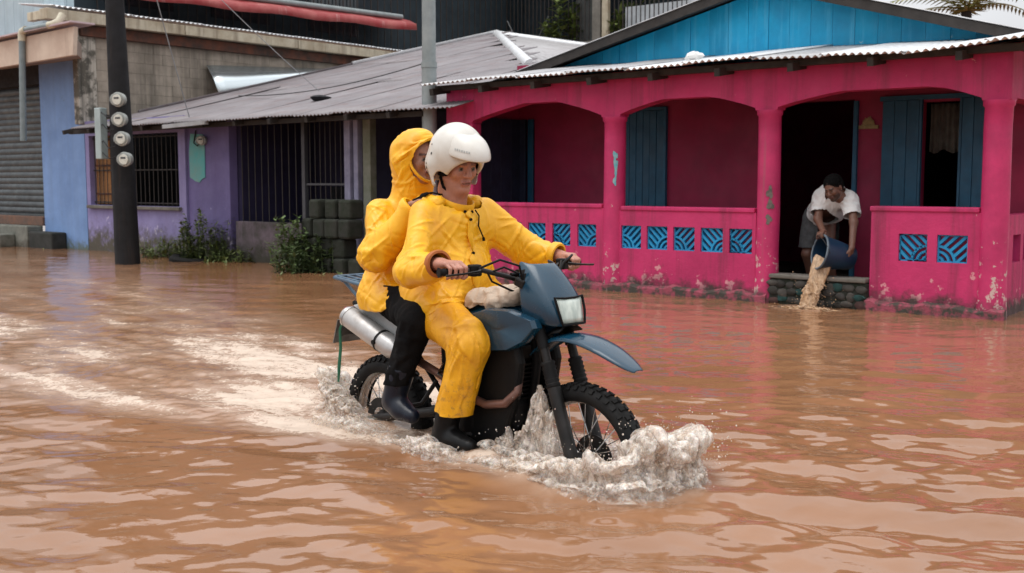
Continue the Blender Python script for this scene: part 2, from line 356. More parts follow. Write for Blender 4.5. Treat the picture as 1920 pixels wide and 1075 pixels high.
# plinth, floor, doorway dam of rubble
b = MB(); xs = np.linspace(-2.5,4.26,60); pr = []
for sx in (0,1):
    pass
def ragged(x0,x1,y0,zt,amp,mat_,name):
    b = MB(); n = int((x1-x0)/.06)+2; xs = np.linspace(x0,x1,n); R_ = []
    for x in xs:
        z = zt+amp*(math.sin(x*9)+.7*math.sin(x*23+1)+rng.uniform(-.6,.6)); y = y0+rng.uniform(-.012,.012)
        R_.append([(x,y-.01,-.33),(x,y,z-.02),(x,y+.025,z),(x,.06,z+.01),(x,.06,-.33)])
    b.loft(R_); return PH.part(b,name,mat_,smooth=35)
ragged(-2.5,1.955,-.035,.085,.012,m_plinth,'plinth'); ragged(2.985,4.26,-.03,.09,.012,m_plinth,'plinth')
b = MB(); b.box(-2.3,4.05,.21,1.29,-.33,.09); PH.part(b,'porch_floor',m_conc)
b = MB(); b.box(1.98,3.0,-.01,.2,-.33,.255); dam = PH.part(b,'doorstep',m_mossy,bevel=.02)
stone_cols = [(.075,.066,.056),(.015,.06,.055),(.07,.03,.025),(.05,.046,.04),(.035,.032,.026),(.055,.05,.042),(.028,.027,.022)]
m_st = [mat('rubble_stone', c_, tuple(v*.5 for v in c_), 12, .85, bump=.6) for c_ in stone_cols]
for i in range(30):
    x = 2.02+.102*(i%10)+rng.uniform(-.025,.025); z = .04+.085*(i//10)+rng.uniform(-.02,.02); b = MB(); n=8; rw=.060*rng.uniform(.7,1.2); rh=.046*rng.uniform(.7,1.15)
    ring = [(x+rw*math.cos(2*math.pi*k/n)*rng.uniform(.8,1.15), z+rh*math.sin(2*math.pi*k/n)*rng.uniform(.8,1.15)) for k in range(n)]
    b.loft([[(p,.02,q_) for p,q_ in ring],[(p,-.016,q_) for p,q_ in ring],[(x+(p-x)*.86,-.016-.012*rng.random(),z+(q_-z)*.86) for p,q_ in ring]]); PH.part(b,'stone',random.choice(m_st),smooth=60)
b = MB(); b.box(1.985,2.995,-.03,.19,.257,.30); PH.part(b,'step_top',m_conc,bevel=.012)
# back wall of the porch with door and window openings
b = MB(); holes_wall(b,[-2.485,-2.32,-2.07,1.40,2.31,3.03,3.44,4.235],[-.33,.05,.93,2.06,2.12,2.60],{(1,2),(3,1),(3,2),(3,3),(5,2)},1.30,1.44); weld(PH.part(b,'back_wall',m_pink_shade))
b = MB(); b.box(-2.485,-2.33,1.44,5.2,-.33,2.8); b.box(4.08,4.235,1.44,5.2,-.33,2.8); b.box(-2.33,4.08,5.05,5.2,-.33,2.8); PH.part(b,'side_wall',m_pink_shade)
b = MB(); b.box(-2.33,4.08,1.442,5.05,-.33,.04); PH.part(b,'room_floor',m_conc)
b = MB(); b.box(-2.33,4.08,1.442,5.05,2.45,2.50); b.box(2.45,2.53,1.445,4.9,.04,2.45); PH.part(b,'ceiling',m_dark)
def planks(x0,x1,y,z0,z1,n,m_,name='plank',ang=0,hinge=None):
    w = (x1-x0)/n
    for i in range(n):
        b = MB(); b.box(x0+i*w+.002,x0+(i+1)*w-.002,y-.018+rng.uniform(-.003,.003),y+.018,z0,z1); PH.part(b,name,m_,bevel=.004)
planks(-.74,-.06,1.275,.10,2.10,7,m_blue); b=MB(); b.box(-.78,-.742,1.25,1.298,.09,2.14); b.box(-.058,-.02,1.25,1.298,.09,2.14); b.box(-.742,-.058,1.25,1.298,2.103,2.14); PH.part(b,'door_frame',m_blue)
planks(2.63,3.02,1.27,.93,2.08,3,m_blue); planks(3.45,3.68,1.27,.93,2.08,2,m_blue)
b=MB(); b.box(2.6,3.72,1.255,1.298,2.082,2.13); b.box(3.022,3.045,1.25,1.298,.93,2.08); b.box(3.425,3.448,1.25,1.298,.93,2.08); PH.part(b,'window_frame',m_blue)
b=MB(); b.box(2.315,2.36,1.255,1.298,.06,2.10); b.box(1.36,1.398,1.255,1.298,.06,2.10); PH.part(b,'door_frame',m_blue)
planks(-2.325,-2.20,1.275,.93,2.06,1,m_navy); planks(-2.16,-2.07,1.272,.93,2.06,1,m_blue)
# curtain in the window: hanging folds
b=MB(); n=40; R0=[]
for j in range(6):
    z = 2.05-.5*j/5; R0.append([(3.05+.37*k/(n-1), 1.52+.02*math.sin(k*.9)+.006*math.sin(k*2.3+j), z-.02*math.sin(k*.31)*j/5) for k in range(n)])
b.loft(R0,closed=False,cap=False); PH.part(b,'curtain',mat('grey_curtain',(.13,.125,.10),(.09,.085,.07),8,.9),smooth=80,solid=.003)
# straw ornament nailed to the wall between door and window
m_straw = mat('straw_ornament',(.34,.27,.12),(.2,.15,.07),20,.8)
b=MB()
for k in range(15):
    a = R(10+160*k/14); L=.10*(1-.25*abs(k-7)/7)*rng.uniform(.85,1.1); b.tube([(2.475,1.285,1.83),(2.475+L*math.cos(a),1.272,1.83+L*math.sin(a))],[.012,.005],5)
b.box(2.37,2.58,1.268,1.297,1.80,1.835); PH.part(b,'wall_ornament',m_straw)
# porch roof: corrugated sheets, each its own part, resting on an eave beam and rafters
def corr_sheet(w, L, amp=.010, pitch=.076, n=6):
    b = MB(); m_ = int(w/pitch*6)+1; rows = []
    xs_ = np.linspace(0,w,m_)
    for j in range(n): rows.append([(x, L*j/(n-1), amp*math.sin(2*math.pi*x/pitch)) for x in xs_])
    b.loft(rows,closed=False,cap=False); return b
tin_me = {}
def sheet(H_, key, w, L, m_, loc, rot, name='roof_sheet', amp=.010, pitch=.076, parent=None):
    k = (key,w,L,m_.name)
    if k not in tin_me: tin_me[k] = corr_sheet(w,L,amp,pitch).mesh('corrugated_sheet',m_,60)
    o = H_.inst(name, tin_me[k], loc, rot, parent=parent); md = o.modifiers.new('solid','SOLIDIFY'); md.thickness=.004; return o
SL = math.atan(.152)
x = -2.58; ez = [2.425,2.44,2.436,2.432,2.428,2.436,2.445,2.415,2.385,2.43,2.455]
for i in range(10):
    sheet(PH,'porch',.80,2.02,(m_tin_bright if i in (4,5,7,8,9) else m_tin),(x,-.36-.03*rng.random(),ez[i]+.012*(i%2)),(SL,-math.atan((ez[i+1]-ez[i])/.74),rng.uniform(-.01,.01)),amp=.013); x += .742
b=MB(); b.box(-2.52,4.75,-.16,-.08,2.36,2.425); PH.part(b,'eave_beam',m_wood,bevel=.005)
for x in np.arange(-2.45,4.7,.79):
    b=MB(); b.obox((x,.62,2.475),(.93,.03,.04),(0,1,.152)); PH.part(b,'rafter',m_wood)
# main roof: gable to the street
AP=(1.15,3.50); gl=.245
def slope_z(x): return AP[1]-abs(x-AP[0])*(.238 if x<AP[0] else .287)
n_pl=26; xs=np.linspace(-2.47,4.23,n_pl+1)
for i in range(n_pl):
    a,c=xs[i]+.002,xs[i+1]-.002; d=rng.uniform(-.004,.004); za,zc=slope_z(a)-.03,slope_z(c)-.03
    poly=[(a,2.50),(c,2.50),(c,zc)]+([(AP[0],AP[1]-.03)] if a<AP[0]<c else [])+[(a,za)]
    b=MB(); b.prism(poly,(0,1.60+d,0),(1,0,0),(0,0,1),.025); PH.part(b,'gable_board',m_gable)
for sgn,k in ((-1,.238),(1,.287)):
    L=4.15 if sgn<0 else 3.75
    for j in range(6):
        o=sheet(PH,'main%d'%sgn,.80,L,m_tin,(AP[0]+(-L*math.cos(math.atan(k)) if sgn<0 else L*math.cos(math.atan(k))), 1.22+j*.76+(.8 if sgn<0 else .0), AP[1]-L*math.sin(math.atan(k))+.03+.004*(j%2)),(0,0,0))
        o.rotation_euler = Euler((math.atan(k),0,-math.pi/2 if sgn<0 else math.pi/2),'XYZ')
    b=MB(); c_=math.cos(math.atan(k)); b.obox((AP[0]+sgn*L*c_/2,1.255,AP[1]-L*c_/2*k-.035),(L/2-.02,.018,.05),(sgn,0,-k)); PH.part(b,'barge_board',m_wood)
    for yy in (1.4,2.6,3.8): 
        b=MB(); b.obox((AP[0]+sgn*L*c_/2,yy,AP[1]-L*c_/2*k-.02),(L/2-.1,.025,.03),(sgn,0,-k)); PH.part(b,'rafter',m_wood)
for sgn,k in ((-1,.238),(1,.287)):     # dark sheet added under the roof; the underside's shade is its colour
    L=4.1 if sgn<0 else 3.7; c_=math.cos(math.atan(k)); b=MB(); b.obox((AP[0]+sgn*L*c_/2,3.3,AP[1]-L*c_/2*k+.008),(L/2-.01,2.02,.006),(sgn,0,-k)); PH.part(b,'shade_sheet',m_dark)
b=MB(); b.tube([(AP[0],1.2,AP[1]+.035),(AP[0],5.9,AP[1]+.035)],.05,8); PH.part(b,'ridge_cap',m_tin)
# crumpled white bag lying on the porch roof
b=MB(); nn=14; rr=[]
for i in range(8):
    th=math.pi*(i+.01)/7.02; rr.append([(.10*math.sin(th)*math.cos(2*math.pi*k/nn)*rng.uniform(.7,1.25), .07*math.sin(th)*math.sin(2*math.pi*k/nn)*rng.uniform(.7,1.2), .055*math.cos(th)*rng.uniform(.8,1.3)) for k in range(nn)])
b.loft(rr); o=b.build('plastic_bag',m_white,None,smooth=30,loc=hw(1.10,-.05,2.535)); o.rotation_euler=(0,0,HA); tag(o,'crumpled white bag lying on the edge of the porch roof','bag')
# ================================================================== PURPLE HOUSE
VH = House('purple_house', (-7,.2,-.33), 'low lavender house with mauve corrugated roof and barred window', 'house')
b=MB(); holes_wall(b,[-11.40,-11.28,-8.57,-8.38],[-.33,.82,2.04,2.30],{(1,1)},.2,.35); weld(VH.part(b,'front_wall',m_purple))
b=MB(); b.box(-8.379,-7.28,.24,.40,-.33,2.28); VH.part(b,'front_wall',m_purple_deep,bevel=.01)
b=MB(); b.box(-7.28,-7.16,.402,1.9,-.33,2.3); VH.part(b,'side_wall',mat('violet_shade_wall',(.03,.024,.07),(.02,.016,.05),2,.8))  # violet darkened so that the porch shade sits in the colour
# window: dark room, bars, bamboo blind
for x in np.arange(-11.2,-8.6,.13):
    b=MB(); b.tube([(x,.26,.80),(x,.26,2.06)],.008,6); VH.part(b,'window_bar',m_iron)
for z in (.86,1.42,1.98):
    b=MB(); b.box(-11.29,-8.56,.272,.285,z,z+.02); VH.part(b,'window_rail',m_iron)
x=-11.26
while x<-10.28:
    w=rng.uniform(.035,.05); b=MB(); b.tube([(x+w/2,.33+rng.uniform(-.005,.005),.83+rng.uniform(0,.02)),(x+w/2+rng.uniform(-.01,.01),.33,2.05)],w/2,7); VH.part(b,'bamboo_slat',m_bamboo,smooth=50); x+=w+.003
for z in (1.0,1.5,1.95):
    b=MB(); b.box(-11.26,-10.28,.295,.306,z,z+.03); VH.part(b,'blind_batten',m_rust)
b=MB(); b.box(-11.32,-8.50,.13,.21,.76,.815); VH.part(b,'window_sill',m_conc,bevel=.01)
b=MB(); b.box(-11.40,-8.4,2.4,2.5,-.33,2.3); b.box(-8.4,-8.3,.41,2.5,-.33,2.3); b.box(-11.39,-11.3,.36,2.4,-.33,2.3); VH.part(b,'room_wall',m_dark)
# dark porch: dwarf wall, grille, posts, back wall
m_dwarf=mat('stained_dwarf_wall',(.13,.10,.12),(.05,.045,.04),4,.9,bump=.7,bsc=25,streak=((.18,.14,.18),8,.55,.7,.6),dirt=((.03,.03,.018),0,.4,.9))
b=MB(); b.box(-7.155,-5.60,.24,.38,-.33,.62); VH.part(b,'dwarf_wall',m_dwarf,bevel=.01)
m_viol_dk=mat('violet_wall_shaded',(.022,.018,.05),(.015,.012,.034),2,.8)  # violet taken near black: the shade of the porch is in the paint
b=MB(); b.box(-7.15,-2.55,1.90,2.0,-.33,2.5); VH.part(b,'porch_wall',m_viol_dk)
b=MB(); b.box(-2.72,-2.58,.5,1.9,-.33,2.4); VH.part(b,'porch_wall',m_dark)
b=MB(); b.box(-6.75,-6.0,1.86,1.895,.75,1.15); VH.part(b,'wall_vent',m_dark)
b=MB(); b.box(-5.2,-4.4,1.85,1.895,.0,2.0); VH.part(b,'door',m_navy)
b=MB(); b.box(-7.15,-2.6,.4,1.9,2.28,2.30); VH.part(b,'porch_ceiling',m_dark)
b=MB(); b.box(-7.15,-2.6,.4,1.9,-.33,.05); VH.part(b,'porch_floor',m_conc)
m_frame=mat('grey_painted_post',(.07,.07,.08),(.045,.045,.05),5,.6)
for x in np.arange(-7.05,-5.65,.16):
    b=MB(); b.tube([(x,.31,.62),(x,.31,2.2)],.007,6); VH.part(b,'grille_bar',m_iron)
b=MB(); b.box(-5.60,-5.53,.27,.34,-.33,2.22); VH.part(b,'porch_post',m_frame,bevel=.004)
for x in np.arange(-5.45,-4.7,.11):
    b=MB(); b.tube([(x,.31,-.2),(x,.31,2.15)],.007,6); VH.part(b,'gate_bar',m_iron)
for z in (.25,1.18,2.1):
    b=MB(); b.box(-5.528,-4.66,.295,.325,z,z+.03); VH.part(b,'gate_rail',m_frame)
m_lav=mat('pale_lavender_post',(.27,.26,.36),(.18,.17,.25),6,.7,streak=((.16,.15,.16),9,.5,.7,.6))
b=MB(); b.box(-4.65,-4.53,.24,.36,-.33,2.24); VH.part(b,'porch_post',m_lav,bevel=.008)
b=MB(); b.box(-4.49,-4.40,.27,.37,-.33,2.24); VH.part(b,'porch_post',m_lav,bevel=.008)
b=MB(); b.box(-4.33,-4.18,.30,.42,-.33,2.24); VH.part(b,'porch_post',mat('mossy_post',(.20,.20,.16),(.12,.13,.08),6,.8),bevel=.008)
# teal patch of old paint with a dial meter
b=MB(); b.prism([(-8.30,1.30),(-8.22,1.27),(-8.16,1.24),(-8.05,1.22),(-7.99,1.27),(-7.90,1.30),(-7.89,1.75),(-7.93,1.98),(-8.26,2.0),(-8.31,1.7)],(0,.232,0),(1,0,0),(0,0,1),.012); VH.part(b,'meter_board',mat('teal_board',(.10,.42,.42),(.18,.36,.34),4,.7,peel=((.45,.46,.30),9,.66,1.2,1.3)))
m_meter=mat('meter_housing',(.36,.38,.36),(.28,.29,.27),8,.4,metal=.3); m_dial=mat('meter_dial',(.82,.80,.72),(.66,.64,.56),25,.5)
tg=NT('meter_glass'); tg.b.inputs['Base Color'].default_value=(.9,.92,.9,1); tg.b.inputs['Roughness'].default_value=.05; tg.b.inputs['Transmission Weight'].default_value=.92; tg.b.inputs['IOR'].default_value=1.2; m_mglass=tg.m
def meter(parent, loc, ax, r=.082):
    L=Vector(loc); a=Vector(ax).normalized(); b=MB(); b.lathe([(0,-.07),(r*.9,-.07),(r*.95,-.03),(r*.95,0),(r*1.06,.005),(r*1.06,.025),(r*.98,.03),(r*.6,.032),(0,.032)],L,a,20); m1=b.build('electric_meter',m_meter,parent,smooth=35)
    b=MB(); b.lathe([(0,.05),(r*.62,.05),(r*.62,.036)],L,a,18); b.build('dial',m_dial,m1,smooth=30)
    u=a.orthogonal().normalized(); b=MB(); b.obox(L+a*.053+Vector((0,0,r*.2)),(r*.35,.003,r*.12),a.cross(Vector((0,0,1)))); b.build('counter',m_dark,m1)
    b=MB(); b.lathe([(r*.88,.028),(r*.88,.085),(r*.78,.105),(r*.4,.118),(0,.12)],L,a,20); b.build('glass_dome',m_mglass,m1,smooth=50); return m1
meter(VH.root, Vector((-7.88,.18,1.885))-VH.off, (.35,-1,-.05), .075)
b=MB(); b.tube([(-8.1,.22,2.05),(-8.12,.19,1.85),(-8.0,.17,1.80),(-7.93,.19,1.86)],.012,6); VH.part(b,'meter_cable',m_dark,smooth=60)
# roof planes: mauve corrugated sheets running down to the street
RS=.245; rz=lambda y: 2.145+RS*(y+.3)
def roof_sheets(x0,x1,ybot,ytop_fn,step=.74):
    x=x0; i=0
    while x<x1:
        yt=ytop_fn(x+.4); y=ybot+rng.uniform(-.05,.03); first=True
        while y<yt-.05:
            L=min(3.2,yt-y); Ls=L/math.cos(math.atan(RS)); Lq=round(Ls*2)/2+.0 if Ls>1.2 else round(Ls,1); Lq=max(Lq,.4)
            o=sheet(VH,'purp',.80,Lq,m_tin_mauve,(x,y,rz(y)+.006*(i%2)+.004+rng.uniform(0,.006)),(math.atan(RS)+rng.uniform(-.004,.004),rng.uniform(-.006,.006),rng.uniform(-.006,.006)),amp=.011); y+=L-.12; first=False
            if yt-y<.5: break
        x+=step; i+=1
# the left edge of the roof follows the concrete wall; the hip falls to the right from the peak
PK=(-10.8,10.94); HIP=(-3.9,3.48)
def ytop(x):
    if x<PK[0]: return PK[1]
    return PK[1]+(x-PK[0])*(HIP[1]-PK[1])/(HIP[0]-PK[0])
roof_sheets(-10.97,-2.7,-.33,lambda x: ytop(x))
P3=lambda x,y: (x,y,rz(y))
b=MB(); ns=40
for k in range(ns):   # right-hand hip face, corrugated strips
    pass
hp=Vector(P3(*PK)); ha=Vector((HIP[0],HIP[1],rz(HIP[1]))); hb=hp+Vector((1.87,1.06,-.33))*2.6
rows=[]
for j in range(7):
    f=j/6; A_=hp.lerp(ha,1); rows.append([])
N=130
nrm=(ha-hp).cross(hb-hp).normalized(); nrm=nrm if nrm.z>0 else -nrm
V=[];F=[]
for k in range(N+1):
    t=k/N; p=ha.lerp(hb,t)+nrm*.011*math.sin(k*1.57); q_=hp.lerp(ha.lerp(hb,t),.02)+nrm*.011*math.sin(k*1.57)*.05; V+= [q_,p]
    if k: F.append((2*k-2,2*k-1,2*k+1,2*k))
b=MB(); b.add(V,F); VH.part(b,'hip_roof',mat('grey_hip_tin',(.46,.45,.45),(.36,.34,.34),2,.45,metal=.2,streak=((.26,.24,.24),3,.5,.7,.5)),smooth=60,solid=.006)
def ridge_strip(a,c,w,name='ridge_cap',m_=None):
    b=MB(); b.tube([Vector(a)+Vector((0,0,.03)),Vector(c)+Vector((0,0,.03))],w,8,flat=.5); VH.part(b,name,m_ or m_tin_bright,smooth=60)
ridge_strip(hp,ha,.09); ridge_strip(hp,hb,.07); ridge_strip(P3(-10.95,1.0),P3(-10.9,6.2),.04,m_=m_tin_mauve); ridge_strip(P3(-10.9,6.2),hp,.07)
b=MB(); b.box(-11.3,-2.75,-.16,-.09,2.06,2.125); VH.part(b,'eave_beam',m_wood)
for x in np.arange(-11.2,-2.8,.8):
    b=MB(); b.obox((x,.75,rz(.75)-.06),(1.1,.03,.035),(0,1,RS)); VH.part(b,'rafter',m_wood)
b=MB(); b.box(-11.39,-2.6,2.02,2.1,-.33,2.65); VH.part(b,'back_wall',m_dark)
b=MB(); b.obox((-7.55,-.36,2.10),(.55,.035,.03),(1,0,.03)); VH.part(b,'eave_batten',m_tin)
o=MB(); rr=[]
for i in range(6):
    th=math.pi*(i+.01)/5.02; rr.append([(.16*math.sin(th)*math.cos(2*math.pi*k/10)*rng.uniform(.7,1.2),.12*math.sin(th)*math.sin(2*math.pi*k/10)*rng.uniform(.7,1.2),.05*math.cos(th)) for k in range(10)])
o.loft(rr); o=o.build('dark_rag',m_dark,None,smooth=40,loc=hw(-5.95,.95,rz(.95)+.05)); tag(o,'small dark rag lying on the mauve corrugated roof','rag')
# ================================================================== SHOP BUILDING at the corner
SH = House('corner_shop', (-12.6,.2,-.33), 'powder-blue corner shop with closed roller shutter and bare block side wall', 'building')
b=MB(); b.box(-12.93,-11.42,.2,.45,-.33,3.75); SH.part(b,'front_wall',m_shopblue)
b=MB(); b.box(-15.9,-15.5,.2,.45,-.33,3.75); SH.part(b,'front_wall',m_shopblue)
# roller shutter: every slat is a part
sb=MB(); n=8; R_=[]
for s_ in (0,1): R_.append([(-15.49+s_*2.55, .33-.022*math.sin(math.pi*k/(n-1))+(0 if k<n-1 else 0), .112*k/(n-1)) for k in range(n)])
sb.loft(R_,closed=False,cap=False); sl_me=sb.mesh('shutter_slat',m_steel,60)
for i in range(21):
    SH.inst('shutter_slat',sl_me,(0,rng.uniform(-.004,.004),.62+i*.114))
b=MB(); b.box(-15.49,-12.94,.355,.40,.60,3.05); SH.part(b,'shutter_back',m_dark)
b=MB(); b.box(-15.49,-12.94,.30,.40,.575,.615); SH.part(b,'bottom_rail',m_steel)
b=MB(); b.box(-15.5,-12.935,.26,.44,3.06,3.45); SH.part(b,'shutter_housing',m_dark)
b=MB(); b.box(-12.975,-12.935,.26,.36,.58,3.05); SH.part(b,'shutter_guide',m_iron)
b=MB(); b.box(-15.5,-12.94,.16,.44,.40,.572); SH.part(b,'threshold',mat('brick_threshold',(.20,.10,.065),(.11,.075,.06),9,.9,bump=.6),bevel=.012)
m_step=mat('wet_step',(.20,.20,.17),(.10,.105,.085),5,.8,bump=.5,dirt=((.06,.05,.035),-.02,.2,.8))
for i,(xa,xb,ya,zt) in enumerate(((-15.5,-13.0,-.12,.40),(-15.5,-13.45,-.42,.24),(-15.5,-13.75,-.72,.10))):
    b=MB(); b.box(xa,xb,ya,.2-.001*i if i==0 else ya+.298,-.33,zt); SH.part(b,'step',m_step,bevel=.02)
b=MB(); b.box(-12.99,-12.15,-.10,.198,-.33,.30); SH.part(b,'step',mat('black_mouldy_step',(.035,.035,.032),(.02,.022,.018),6,.9,bump=.6),bevel=.03)
# concrete canopy with cream fascia
b=MB(); b.prism([(-16.0,3.30),(-12.9,3.29),(-10.40,3.33),(-10.33,3.80),(-12.9,3.74),(-16.0,3.70)],(0,-.5,0),(1,0,0),(0,0,1),.08); SH.part(b,'canopy_fascia',m_cream,bevel=.008)
b=MB(); b.add([(-16,-.46,3.34),(-10.42,-.46,3.36),(-11.40,.2,3.40),(-16,.2,3.40),(-16,-.46,3.60),(-10.42,-.46,3.62),(-11.40,.2,3.66),(-16,.2,3.66)],[(0,3,2,1),(4,5,6,7),(0,1,5,4),(1,2,6,5),(2,3,7,6),(3,0,4,7)]); SH.part(b,'canopy_slab',mat('canopy_underside',(.34,.25,.20),(.24,.18,.15),3,.85,streak=((.12,.09,.07),3,.5,.7,.6)))
b=MB(); b.box(-11.98,-11.93,-.545,-.542,3.33,3.74); SH.part(b,'fascia_joint',m_cream,solid=.006)
b=MB(); b.obox((-13.1,-.42,3.80),(2.85,.22,.015),(1,0,.022)); SH.part(b,'canopy_flashing',mat('pinkish_flashing',(.52,.40,.42),(.42,.32,.34),3,.6),bevel=.004)
# bare block side wall: blocks laid in courses
bl=MB(); bl.box(0,.10,.002,.388,.002,.188); blk_me=bl.mesh('block',m_block)
b=MB(); b.box(-11.62,-11.445,.452,14.,-.33,4.02); SH.part(b,'side_wall',mat('block_mortar',(.25,.215,.175),(.16,.14,.11),5,.95,bump=.5))
cnt=0
for c_ in range(9):
    z=2.28+c_*.19; y=.30-(.195 if c_%2 else 0)
    while y<10.5:
        zr=rz(y) if y<9.5 else 9
        if z+.19>zr-.25 and y>.1:
            o=SH.inst('block',blk_me,(-11.53+rng.uniform(-.004,.004),y,z)); cnt+=1
        y+=.39
b=MB(); b.box(-11.56,-11.392,.10,.47,2.25,4.0); SH.part(b,'corner_pier',mat('flaking_render',(.46,.42,.36),(.12,.11,.09),3.5,.9,bump=.7,lo=.45,hi=.55,streak=((.04,.04,.035),5,.5,.65,.8)),bevel=.02)
# rusty lintel, stained boxed gutter and the corrugated edge above it
b=MB(); b.box(-11.40,-11.31,.15,13.,3.80,3.99); SH.part(b,'rusty_flashing',m_rust,bevel=.01)
for i in range(5):
    b=MB(); b.box(-11.42,-11.16,-.55+i*2.75,-.55+(i+1)*2.75-.015,4.0+.004*(i%2),4.19); SH.part(b,'gutter_length',m_gutter,bevel=.012)
b=MB(); b.box(-11.9,-11.22,-.52,-.40,4.02,4.17); SH.part(b,'gutter_return',m_gutter,bevel=.01)
for i in range(17):
    o=sheet(SH,'upper',.80,1.2,m_tin_bright,(-11.14,-.45+i*.76,4.235+.004*(i%2)),(0,0,0),amp=.016,pitch=.10); o.rotation_euler=(math.atan(.12),0,math.pi/2)
# drainpipe with cream elbows
b=MB(); b.tube([(-12.05,-.60,1.95),(-11.95,-.60,3.72)],.055,14); dp=SH.part(b,'drainpipe',m_pipe,smooth=50)
b=MB(); b.tube([(-11.84,-.60,3.86),(-10.97,-.60,3.87)],.05,14); SH.part(b,'drainpipe',m_pipe,smooth=50)
b=MB(); b.tube([(-11.955,-.60,3.68),(-11.95,-.60,3.78),(-11.92,-.60,3.845),(-11.80,-.60,3.865)],.066,14); SH.part(b,'pipe_elbow',m_pipe_cream,smooth=50)
b=MB(); b.tube([(-11.02,-.60,3.87),(-10.90,-.58,3.88),(-10.83,-.52,3.93),(-10.84,-.45,4.05)],.062,14); SH.part(b,'pipe_elbow',m_pipe_cream,smooth=50)
# upper storey: pale blue front, dark side, red awning
for i in range(12):
    b=MB(); b.box(-15.9+i*.36,-15.9+i*.36+.354,.0,.05,3.80,6.4); SH.part(b,'cladding_board',m_paleblue,bevel=.006)
b=MB(); b.box(-15.9,-11.60,.06,.2,3.755,6.4); SH.part(b,'upper_wall',m_paleblue)
b=MB(); b.box(-12.5,-12.3,.21,14,4.02,7.2); SH.part(b,'upper_side_wall',m_teal_dark)
for y in np.arange(1.0,13.,.22):
    b=MB(); b.box(-12.22,-12.20,y,y+.02,4.3,6.6); SH.part(b,'railing_bar',m_iron)
for y0_ in (1.2,3.6,6.2):
    b=MB(); b.box(-12.30,-12.27,y0_,y0_+1.5,4.6,6.2); SH.part(b,'window',mat('dark_pane',(.02,.03,.035),(.015,.02,.025),3,.15,spec=.6))
rows=[]
for y in np.linspace(1.2,8.6,20):
    s_=.02*math.sin(y*3.1); rows.append([(-11.25,y,4.54+.025*y+s_),(-11.27,y,4.68+.025*y+s_),(-11.5,y,4.80+.025*y),(-12.2,y,4.98+.025*y)])
b=MB(); b.loft(rows,closed=False,cap=False); SH.part(b,'awning',m_red,smooth=60,solid=.02)
b=MB(); b.tube([(-11.45,1.2,4.88),(-11.45,8.3,5.06)],.06,10); SH.part(b,'awning_roller',m_galv,smooth=60)
# shiny sheet of flashing propped against the block wall
b=MB(); R_=[]
for i in range(15):
    y=2.80+3.4*i/14; zt=3.50+.014*i; R_.append([(-10.99+.03*math.sin(i*.9),y,rz(y)+.01),(-11.17+.03*math.sin(i*.8+1),y,rz(y)*.5+zt*.5),(-11.37,y,zt)])
b.loft(R_,closed=False,cap=False); tm=NT('mirror_foil'); tm.b.inputs['Base Color'].default_value=(.66,.72,.74,1); tm.b.inputs['Metallic'].default_value=.85; tm.b.inputs['Roughness'].default_value=.25
o=b.build('metal_sheet',tm.m,None,smooth=60,solid=.004); o.location=hw(0,0); o.rotation_euler=(0,0,HA); tag(o,'shiny rippled metal sheet against the block wall above the mauve roof','metal sheet')
# ================================================================== terrace building behind the roofs
TH = House('terrace_building', (-11,13.2,-.33), 'dark two-storey building with barred upper terrace behind the mauve roof', 'building')
b=MB(); b.box(-24,-6.5,13.4,13.7,-.33,4.75); b.box(-24,-6.5,14.9,15.1,4.75,8.5); TH.part(b,'wall',m_teal_dark)
b=MB(); b.box(-24,-6.4,13.1,15.,4.62,4.82); TH.part(b,'terrace_slab',m_conc)
b=MB(); b.box(-24,-6.4,12.9,15.2,7.6,7.8); TH.part(b,'upper_slab',m_dark)
for x in np.arange(-18,-6.6,.13):
    b=MB(); b.box(x,x+.022,13.18,13.2,4.82,7.6); TH.part(b,'terrace_bar',m_iron)
for x,w,m_ in ((-16.1,.22,m_galv),(-13.55,.2,m_galv),(-13.85,.3,m_conc),(-9.05,.18,m_gutter),(-9.35,.25,m_conc)):
    b=MB(); b.box(x,x+w,13.05,13.17,4.5,7.6); TH.part(b,'terrace_post',m_,bevel=.01)
b=MB(); b.box(-10.0,-9.4,13.3,13.6,4.82,7.6); TH.part(b,'brick_column',mat('dark_column',(.06,.065,.06),(.04,.04,.04),4,.8))
b=MB(); b.box(-8.5,-5.2,13.3,13.35,4.75,5.6); TH.part(b,'parapet_panel',mat('white_corrugate',(.55,.58,.6),(.4,.43,.45),3,.6))
# bare grey cables hanging in the terrace, white pail on the rail
b=MB(); b.tube([(-12.1+.1*t, 13.0, 5.55-.75*math.sin(math.pi*t/14)*(1 if t<14 else 0)) for t in range(15)],.018,6); o=b.build('hanging_hose',mat('grey_hose',(.16,.17,.17),(.1,.1,.1),5,.6),None,smooth=60); o.location=hw(0,0); o.rotation_euler=(0,0,HA); tag(o,'grey hose looped along the terrace bars','hose')
b=MB(); b.lathe([(0,0),(.10,0),(.14,.26),(.15,.27),(.13,.26),(.095,.02),(0,.02)],(0,0,0),(0,0,1),18); o=b.build('pail',m_white,None,smooth=40,loc=hw(-13.1,12.98,5.38)); tag(o,'white pail hung on the dark terrace bars','pail')
